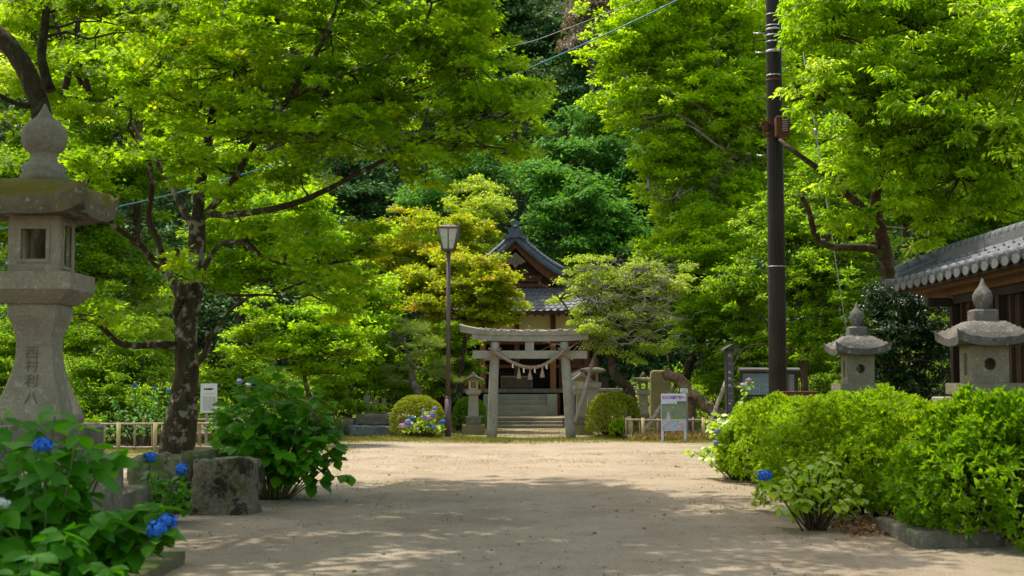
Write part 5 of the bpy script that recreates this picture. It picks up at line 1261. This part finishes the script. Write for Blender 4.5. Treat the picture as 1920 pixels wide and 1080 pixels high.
for i, (lab, lk, Y, bpx, ty, lobes, lf) in enumerate(forest):
    zb = hill_h(M(bpx-960, Y), Y)-.3
    tp = P(bpx, lobes[0][1], Y)
    base = B(bpx, Y, zb)
    tree('withered_tree' if lk == 'brown' else 'forest_tree', lab, 'tree', base, [([base, base.lerp(tp, .35)+Vector((.2,0,0)), base.lerp(tp, .7), tp], .28, .08)],
      [L(a, b, Y+d, rx, ry, dep) for a, b, d, rx, ry, dep in lobes], LM[lk], BARKG if lk == 'brown' else BARK2, leaf=lf, crad=.7, k=5 if lk != 'brown' else 3, flat=.8, kind='quad', tilt=.6, droop=.4 if lk != 'brown' else .9, twigs=.12, twr=.02, limb_r=.09)

# far wooded hillside reads as one mass
def scatter_stuff(name, label, cat, pts, leaf, mat, crad, per, flat=.6, kind='quad'):
    cen = np.array(pts); pos, ax, nr, idx = clump_leaves(cen, crad*(.6+.7*rng.random(len(cen))), per, flat, .6, .35)
    o = leaves(name, pos, ax, nr, leaf*(.7+.6*rng.random(len(pos))), mat, None, kind, np.clip(rng.random(len(cen))[idx]*.5+rng.random(len(idx))*.5, 0, 1))
    return tag(o, label, cat, None, 'stuff')
pts = []
for i in range(5200):
    y = random.uniform(58, 105); x = random.uniform(-.42, .42)*y*1.15
    pts.append((x, y, hill_h(x, y)+random.uniform(.0, 3.5)+(2.5*max(0, math.sin(x*.45+1.3*y)))))
scatter_stuff('hillside_forest', 'dark wooded hillside behind the shrine garden', 'forest', pts, .26, LM['dark'], 1.5, 60)
pts = []
for i in range(2600):
    y = random.uniform(43, 60); x = random.uniform(-.42, .42)*y
    if -5 < x < 4.2: continue
    pts.append((x, y, hill_h(x, y)+random.uniform(0, 1.9)*random.random()**.5))
scatter_stuff('undergrowth', 'low leafy undergrowth at the foot of the hillside', 'undergrowth', pts, .10, LM['mid'], .5, 90)

# ------------------------------------------------------------------ shrubs in the middle distance
def shrub(name, label, leafk, blobs, leaf, crad, k, Y, kind='leaf', stem=True, flat=.6, cat='shrub', barkm=None, shell=.5):
    xs_ = [b[0] for b in blobs]; base = B(sum(xs_)/len(xs_), Y)
    t = thing(name, label, cat, base)
    lobes = []
    for a, b, d, rx, ry, dep in blobs: lobes.append(L(a, b, Y+d, rx, ry, dep))
    cen = crown('foliage', lobes, t, LM[leafk], leaf, crad, k, flat, kind, .75, .25, shell)
    if stem:
        mb = MB(); cs = [Vector(p) for p in cen]; random.shuffle(cs)
        for p in cs[:30]:
            b = Vector((base.x+(p.x-base.x)*.35+random.uniform(-.2, .2), base.y+random.uniform(-.2, .2)+(p.y-base.y)*.3, 0)); limbs(mb, wiggle(b, p, 4, .05), .016, .006, 4, 0)
        mb.build('stems', barkm or BARK2, t)
    return t
shrub('shrub', 'dense mixed green shrub behind the left bamboo fence beside the tall lantern', 'mid', [(190,720,0,80,55,1.3),(260,690,.4,70,60,1.2),(230,770,-.6,80,36,1.0),(150,650,.8,70,40,1.1),(140,790,-.8,70,34,.9)], .085, .32, 4.2, 34.5)
shrub('shrub', 'yellow green shrub left of the maple trunk above the fence', 'pale', [(290,640,0,60,50,1.1),(240,620,.5,70,40,1.1),(310,700,-.4,40,40,.9),(280,590,.8,60,36,1)], .075, .3, 3.4, 37.5)
shrub('shrub', 'green shrub at the far left edge behind the tall lantern shaft', 'mid', [(20,720,0,50,60,1.3),(-40,690,0,60,70,1.3),(30,640,.7,50,40,1.1),(10,790,0,50,50,1.1)], .08, .32, 4, 33)
shrub('shrub', 'low green shrub directly behind the maple trunk and the information plate', 'mid', [(420,740,0,60,40,1.1),(470,720,.5,60,50,1.1),(350,760,0,60,36,1),(440,800,-.6,70,26,.8),(520,760,0,60,45,1.0)], .08, .32, 4, 35.5)
shrub('shrub', 'green shrub behind the small maples left of the low stone wall', 'mid', [(640,740,0,60,34,1.1),(700,720,.6,60,34,1.1),(590,770,-.3,50,34,1),(670,680,1,80,40,1.3),(740,700,1,50,45,1.1)], .08, .34, 4, 44.0)
shrub('shrub', 'leafy shrub left of the shrine between the pine and the lamp', 'mid', [(830,680,0,40,60,1.1),(800,740,0,50,34,1.0),(870,690,.4,40,50,1),(850,640,.6,40,30,1)], .085, .34, 4, 45.5)
shrub('shrub', 'ivy covered shrub spilling over the low stone wall', 'mapledark', [(640,765,0,40,16,.6),(700,770,0,40,8,.5),(610,800,-.6,30,24,.6)], .07, .22, 3.6, 39.6)
shrub('shrub', 'green shrub on the bank behind the right bamboo fence', 'mid', [(1330,720,0,40,34,1.0),(1290,760,.2,40,26,.9),(1370,770,0,40,30,.9),(1360,690,.8,40,26,1)], .085, .32, 3.6, 42)
shrub('shrub', 'wide green shrub behind the map board', 'mid', [(1440,660,0,60,45,1.3),(1390,700,.4,50,40,1.2),(1540,690,0,60,50,1.3),(1480,700,-.3,60,40,1.2),(1620,700,0,50,60,1.2),(1420,600,1,60,50,1.3)], .09, .34, 4, 41)
shrub('camellia_shrub', 'dark glossy camellia between the two right lanterns', 'camel', [(1690,640,0,85,75,1.1),(1720,580,.1,70,36,.9),(1640,690,-.1,50,60,.9),(1740,690,0,50,70,.9),(1660,590,.2,50,40,.8),(1700,740,-.2,80,30,.8)], .085, .26, 4.2, 25.5)
# dry bank
def strew(name, label, cat, n, fx_, leaf, mat, kind='blade', up=1.0, spread=.35):
    pos = np.array([fx_() for _ in range(n)]); ax = rdir(n)*spread+np.array([0, 0, up]); 
    o = leaves(name, pos, ax, rdir(n)+np.array([0, 0, .01]), leaf*(.5+rng.random(n)), mat, None, kind)
    return tag(o, label, cat, None, 'stuff')
def gz_(x, y): return .018*math.sin(x*1.1+.6*y)*math.sin(y*.7)+.012*math.sin(3.1*x+y*2.3)-.004
def f1():
    while True:
        x = random.uniform(-13, 15); y = random.choice([random.gauss(37.2, 1.1), random.uniform(34.5, 45.5)])
        if y < 34 and random.random() < .7: continue
        d = .5+.5*math.sin(x*.9+1.7*math.sin(y*.8))*math.cos(y*1.3+x*.4)
        if x > -1.2 and x < 2.3 and y > 37.3 and random.random() < .8: continue
        if random.random() < d+.25 and y < 45.9: return (x, y, gz_(x, y))
strew('grass', 'short grass strip between the sandy path and the torii', 'grass', 110000, f1, .06, LM['grass'], 'blade', 1.0, .7)
def f2():
    x = random.uniform(-9.5, -3.7); y = random.gauss(30.5, 1.9)
    y = min(34.8, max(26.2, y)); return (x+random.gauss(0, .3), y, gz_(x, y))
strew('sparse_grass', 'sparse dry grass at the left of the sunlit sand', 'grass', 20000, f2, .045, LM['grass'], 'blade', 1.0, .8)
def f3():
    x = M(random.uniform(1176, 1345)-960, 36.6); y = random.uniform(35.9, 39.5); return (x, y, gz_(x, y))
strew('dry_grass', 'tan dry grass around the right bamboo fence behind the poster', 'grass', 9000, f3, .17, LM['dry'], 'blade', 1.0, .6)
tufts = [(random.uniform(-5.4, 5.6), random.uniform(13.5, 30)) for _ in range(210)]
tufts = [q for q in tufts if abs(q[0]-.3) > 1.7 or q[1] > 24]
def f4():
    a = random.choice(tufts); s_ = .09; x = a[0]+random.gauss(0, s_*2.2); y = a[1]+random.gauss(0, s_*2); return (x, y, gz_(x, y))
strew('grass_tuft_scatter', 'scattered small weed tufts on the sand', 'weeds', 7000, f4, .035, LM['grass'], 'blade', 1.0, .9)
def f5():
    x = random.uniform(-6, 6.5); y = random.uniform(9.5, 40); return (x, y, gz_(x, y)+.008)
n = 1500; pos = np.array([f5() for _ in range(n)]); d = rdir(n); d[:, 2] *= .15
tag(leaves('fallen_leaves', pos, d, np.array([0, 0, 1])+rdir(n)*.25, .022+.028*rng.random(n), LM['litter'], None, 'leaf'), 'small brown fallen leaves scattered over the sand', 'leaf litter', None, 'stuff')
n = 950; pos = np.array([(M(random.uniform(1560, 1800)-960, 14.2), random.uniform(13.6, 15.0), .012+random.random()*.03) for _ in range(n)]); d = rdir(n); d[:, 2] *= .3
tag(leaves('brown_leaf_litter', pos, d, np.array([0, 0, 1])+rdir(n)*.5, .035+.035*rng.random(n), LM['litter'], None, 'leaf'), 'brown leaf litter under the rounded right hedge', 'leaf litter', None, 'stuff')

mb = MB(); rr = random.Random(77)
for i in range(900):
    y = 10+22*rr.random()**1.5; x = rr.uniform(-.34, .30)*y
    r = rr.uniform(.004, .011)*(1+(rr.random() < .05)*1.5); mb.lathe([(r*.7, -r*.4), (r, r*.1), (r*.5, r*.7)], (x, y, gz_(x, y)+.004), 5, wob=.3)
tag(mb.build('pebbles', stone('pebble_grey', (.17,.15,.12), 0, .4, .2, 2)), 'small pebbles scattered over the sandy ground', 'pebbles', None, 'stuff')
# ------------------------------------------------------------------ clipped bushes and hedges
def mound(name, label, c, r, leafk, leaf, dens, cat='bush', kind='leaf', pw=2.6, wob=.05, twig=True, spiky=.5, zb=0, rosette=6, group=None):
    """clipped mound: rosettes of small leaves over a superellipsoid and just under its surface"""
    t = thing(name, label, cat, (c[0], c[1], 0), 0, group); rx, ry, rz = r
    A = 2*math.pi*((rx*ry)**1.6/3+(rx*rz)**1.6/3+(ry*rz)**1.6/3)**(1/1.6)*1.15
    n = int(A*dens); d = rdir(n); d[:, 2] = np.where(d[:, 2] < -.35, -d[:, 2], d[:, 2])
    l = (np.abs(d)**pw).sum(1)**(1/pw); s_ = d/l[:, None]
    from mathutils import noise as mn
    nz = np.array([mn.noise(Vector((a*2.3+c[0]*3, b*2.3+c[1], e*2.3))) + .5*mn.noise(Vector((a*6+c[0], b*6, e*6))) for a, b, e in s_])
    inn = 1-.22*rng.random(n)**2.2+nz*wob*2
    cen = s_*inn[:, None]*np.array([rx, ry, rz])+np.array(c)
    keep = cen[:, 2] > zb+.02; cen = cen[keep]; nrm = unit(s_*np.array([1/rx, 1/ry, 1/rz]))[keep]; n = len(cen)
    idx = np.repeat(np.arange(n), rosette); m = len(idx); dir_ = nrm[idx]*spiky+rdir(m)*.75+np.array([0, 0, .22])
    pos = cen[idx]+rdir(m)*leaf*.25; nr = nrm[idx]+np.array([0, 0, .5])+rdir(m)*.5
    leaves('foliage', pos, dir_, nr, leaf*(.6+.7*rng.random(m)), LM[leafk], t, kind, np.clip(rng.random(n)[idx]*.5+rng.random(m)*.55, 0, 1))
    if twig:
        mb = MB()
        for i in range(70):
            p = Vector(cen[random.randrange(n)]); b = Vector((c[0]+(p.x-c[0])*.35, c[1]+(p.y-c[1])*.35, zb)); p = b.lerp(p, .93)
            limbs(mb, wiggle(b, p, 4, .05), .012, .004, 4, 0)
        mb.build('stems', BARK2, t)
    return t, cen, nrm
def at(px, Y, z=0): return (M(px-960, Y), Y, z)
mound('clipped_bush', 'round clipped yellow green bush left of the lamp post with hydrangea in front', at(783, 38.6, .38), (.72, .75, .72), 'azly', .045, 700, pw=2.3, wob=.02)
mound('clipped_bush', 'round clipped bush half hidden behind the left gate lantern', at(881, 42.6, .40), (.52, .55, .62), 'azald', .045, 700, pw=2.2, wob=.02)
mound('clipped_bush', 'round clipped bush right of the torii at the foot of the leaning tree', at(1149, 38.7, .42), (.73, .75, .76), 'azly', .05, 650, pw=2.4, wob=.03)
mound('small_bush', 'small loose green bush against the right side of the round bush by the torii', at(1163, 37.6, .2), (.28, .3, .30), 'azal', .07, 500, pw=2.1, wob=.06)
mound('hedge', 'rounded azalea hedge at the right behind the hydrangea with one blue head', at(1640, 16.1, .42), (1.12, 1.4, .84), 'azal', .055, 850, 'hedge', pw=2.7, wob=.15, spiky=.8)
mound('hedge', 'nearest leafy azalea hedge at the bottom right corner beyond the stone kerb', (4.86, 13.45, .40), (1.14, 1.2, .86), 'azald', .075, 620, 'hedge', pw=2.4, wob=.15, spiky=.9)
mound('hedge', 'farthest part of the right azalea hedge next to the sand below the map board', at(1478, 21.4, .40), (.92, 1.6, .82), 'azal', .055, 650, 'hedge', pw=2.7, wob=.10, spiky=.8)
mound('hedge', 'azalea hedge filling the space around the smaller right lantern', at(1620, 18.8, .42), (1.25, 1.6, .80), 'azal', .06, 480, 'hedge', pw=2.8, wob=.09, spiky=.8)
mound('hedge', 'azalea hedge around the foot of the larger right lantern', (5.25, 15.5, .42), (1.45, 1.4, .78), 'azal', .06, 480, 'hedge', pw=2.8, wob=.09, spiky=.8)

# ------------------------------------------------------------------ hydrangeas
def head(t, p, r, mk, name='flower_head'):
    n = 130; d = rdir(n); lump = 1+.16*np.sin(d[:, :1]*4.1+p[0]*7)+.13*np.sin(d[:, 2:3]*5.3+p[2]*9)+.10*rng.normal(size=(n, 1)); pos = np.array(p)+d*r*.82*lump*np.array([1.12, 1, .88]); 
    P4 = []; A4 = []; N4 = []; idx = np.repeat(np.arange(n), 4)
    tgt = unit(np.cross(d, rdir(n))); bt = np.cross(d, tgt)
    for k in range(4):
        a = k*math.pi/2; ax = tgt*math.cos(a)+bt*math.sin(a)+d*.12; P4.append(pos); A4.append(ax); N4.append(d)
    rn = np.tile(rng.random(n), 4)
    leaves(name, np.concatenate(P4), np.concatenate(A4), np.concatenate(N4)+rdir(4*n)*.15, r*.27, LM[mk], t, 'petal', np.clip(rn*.8+rng.random(4*n)*.2, 0, 1))
def hydrangea(name, label, base, R_, H_, nstem, leafsz, leafk, heads=(), seed=1, spread=1.0, zmin=.15, sq=1.0, pairs=5, tipdroop=.3):
    random.seed(seed); t = thing(name, label, 'hydrangea', base); base = Vector(base)
    mb = MB(); Ps, As, Ns, Sz = [], [], [], []
    def stem(tip, b):
        pts = smooth_path([b, b.lerp(tip, .5)+Vector((random.uniform(-.06,.06), random.uniform(-.06,.06), .06)), tip], 4)
        mb.tube(pts, [.010-.0006*i for i in range(len(pts))], 5)
        L_ = len(pts); tot = (tip-b).length
        for k in range(pairs):
            f = 1-(k/pairs)*.62 if k else 1.0; i = min(L_-2, int(f*(L_-1))); p = pts[i].lerp(pts[i+1], .5) if k else pts[-1]
            d = (pts[i+1]-pts[i]).normalized(); a0 = k*math.pi/2+random.uniform(-.4, .4)
            for s in ((0, math.pi) if k else (0, math.pi/2, math.pi, math.pi*1.5)):
                if random.random() < .06: continue
                a = a0+s; h = Vector((math.cos(a), math.sin(a), 0)); h = (h+d*(.45 if k == 0 else .1)+Vector((0, 0, random.uniform(-.75, .05)-tipdroop*.8))).normalized()
                Ps.append(p+h*.012); As.append(h); Ns.append(Vector((0, 0, .75))+Vector((h.x, h.y, 0))*.9+Vector((random.uniform(-.45,.45), random.uniform(-.6,.3), 0)))
                Sz.append(leafsz*random.uniform(.7, 1.25)*(.65 if k == 0 and random.random() < .5 else 1))
    for i in range(nstem):
        a = random.uniform(0, 2*math.pi); r = math.sqrt(random.random())*R_; hz = (1 if i % 6 else .8)*H_*math.sqrt(max(0, 1-(r/R_/1.08)**2.4))*random.uniform(.45, 1.12)+.05
        r *= 1 if i % 6 else 1.22
        tip = base+Vector((math.cos(a)*r, math.sin(a)*r*sq, max(zmin, hz))); b = base+Vector((math.cos(a)*r*.22, math.sin(a)*r*.22, 0)); stem(tip, b)
    for (px, py, Y, rpx, mk) in heads:
        p = P(px, py, Y); r = M(rpx, Y); b = base+Vector(((p.x-base.x)*.25, (p.y-base.y)*.25, 0)); stem(p-Vector((0, 0, r*.9)), b)
    mb.build('stems', plain('stem_green', (.12,.13,.04), .7, .2) if leafsz > .1 else BARK2, t)
    leaves('foliage', np.array([tuple(v) for v in Ps]), np.array([tuple(v) for v in As]), np.array([tuple(v) for v in Ns]), np.array(Sz), LM[leafk], t, 'big', None, True)
    for (px, py, Y, rpx, mk) in heads: head(t, P(px, py, Y), M(rpx, Y), mk)
    return t
hydrangea('hydrangea_bush', 'tall dark green hydrangea beside the squarish stone block, without open flowers', at(515, 18.0), 0.84, 1.5, 92, .185, 'hyd', (), 2, zmin=.3, pairs=6)
hydrangea('hydrangea_bush', 'large leaved hydrangea in the bottom left foreground with blue flower heads', at(75, 9.5, -.05), 0.76, 1.16, 84, .18, 'hydf',
  ((80,834,8.9,16,'blue'),(294,993,9.3,19,'blue'),(314,978,9.35,17,'blue'),(4,944,8.8,13,'whiteb')), 3, zmin=.05, pairs=6)
hydrangea('hydrangea_bush', 'leafy hydrangea filling the lower left corner below the blue heads', at(60, 8.2, -.1), .66, .62, 56, .17, 'hydf', (), 13, zmin=.05, pairs=5)
hydrangea('hydrangea_bush', 'small hydrangea with two blue heads in front of the rough rock', at(300, 14.9), .36, .55, 20, .10, 'hyd', ((282,857,14.6,11.5,'blue'),(340,879,14.5,12.5,'blue')), 4, pairs=4)
hydrangea('hydrangea_bush', 'small yellow green hydrangea with one blue head in front of the rounded hedge', at(1524, 14.2), .42, .74, 34, .10, 'hydy', ((1434,891,14.0,12,'blue'),), 5, pairs=5)
hydrangea('hydrangea_bush', 'yellow green hydrangea with faded heads at the left end of the right hedge', at(1382, 21.7), .60, 1.0, 70, .12, 'hydy',
  ((1345,808,21.3,5,'lilac'),(1395,722,21.3,6,'whiteb'),(1404,713,21.6,5,'pink'),(1342,830,21.1,5,'lilac')), 6, pairs=6)
hydrangea('hydrangea_bush', 'hydrangea with many lilac and pink heads before the round bush by the lamp', at(800, 37.4), .62, .62, 40, .085, 'hydy',
  tuple((a, b, 37.0, r, m__) for a, b, r, m__ in ((754,799,6,'pink'),(764,791,5.5,'lilac'),(774,785,4.5,'blue'),(764,799,4.5,'lilac'),(771,797,3.5,'lilac'),(794,769,3.8,'lilac'),(796,783,4.8,'lilac'),(804,783,5.5,'pink'),(812,777,4.8,'lilac'),(816,765,4.3,'lilac'),(814,784,3,'lilac'),(803,799,4,'blue'),(813,801,5,'lilac'),(830,791,5,'blue'),(783,804,3,'whiteb'))), 7, pairs=5)
random.seed(99)
# bluish flowers in the left shrubs
hydrangea('hydrangea_bush', 'hydrangea with small blue heads behind the left bamboo fence', at(270, 31.6), 1.1, 1.15, 55, .10, 'hyd', ((253,722,31.2,4.5,'blue'),(316,732,31.2,3.5,'blue'),(290,727,31.2,3,'blue')), 8, pairs=5)
hydrangea('hydrangea_bush', 'hydrangea with pale heads behind the tall dark hydrangea left of the path', at(470, 31.4), 1.0, 1.05, 40, .10, 'hyd', ((450,715,31.2,6,'lilac'),(460,801,31.0,4,'blue'),(465,722,31.2,5,'whiteb')), 9, pairs=5)

# ------------------------------------------------------------------ shade trees standing beside and behind the photographer
def shade_tree(label, bx, by, lobes, k=1.7):
    base = Vector((bx, by, 0)); c0 = Vector(lobes[0][0])
    tree('shade_tree', label, 'tree', base, [([base, base+Vector((.2,.1,3)), base.lerp(c0, .6)+Vector((0,0,1)), c0], .3, .1)], lobes, LM['mid'], BARK2, leaf=.16, crad=.75, k=k, flat=.45, kind='quad', twigs=.15, limb_r=.08)
shade_tree('tall shade tree outside the picture at the left beside the photographer', -7.8, 12.5,
  [(Vector((-5.2, 14.5, 9.6)), 4.2, 4.4, 1.0), (Vector((-1.9, 15.2, 9.8)), 3.2, 4.4, 1.0), (Vector((-4.5, 19.0, 10.2)), 4.6, 3.0, .9), (Vector((-.6, 18.8, 10.3)), 2.6, 3.0, .9), (Vector((-9.0, 13, 9.0)), 3, 5, 1.0)], 5.5)
shade_tree('tall shade tree outside the picture at the right behind the photographer', 5.5, -1.5,
  [(Vector((-.2, 9.6, 8.6)), 3.6, 3.0, .9), (Vector((-4.2, 8.4, 8.6)), 3.4, 3, .9), (Vector((2.0, 3.0, 8.2)), 4, 3.6, .9)], 6)

# repeats of a kind share a group
GR = dict(stone_lantern='stone lanterns of the shrine ground', clipped_bush='round clipped bushes near the torii', hedge='azalea hedges along the right side', bamboo_fence='low bamboo fences',
 forest_tree='trees on the wooded hillside', maple_tree='maples round the shrine ground', garden_tree='trees behind the left garden', hydrangea_bush='hydrangeas round the path', shrub='shrubs behind the fences',
 stone_block='loose stone blocks', wall_stone='stones of the low wall', stone_steps='flights of steps to the shrine', wooden_prop='props holding up old trunks', overhead_cable='overhead cables', stone_railing='stone railings', shade_tree='shade trees beside the photographer')
for o in COL.objects:
    if o.parent is None and o.get('label'):
        g_ = GR.get(o.name.split('.')[0])
        if g_: o['group'] = g_
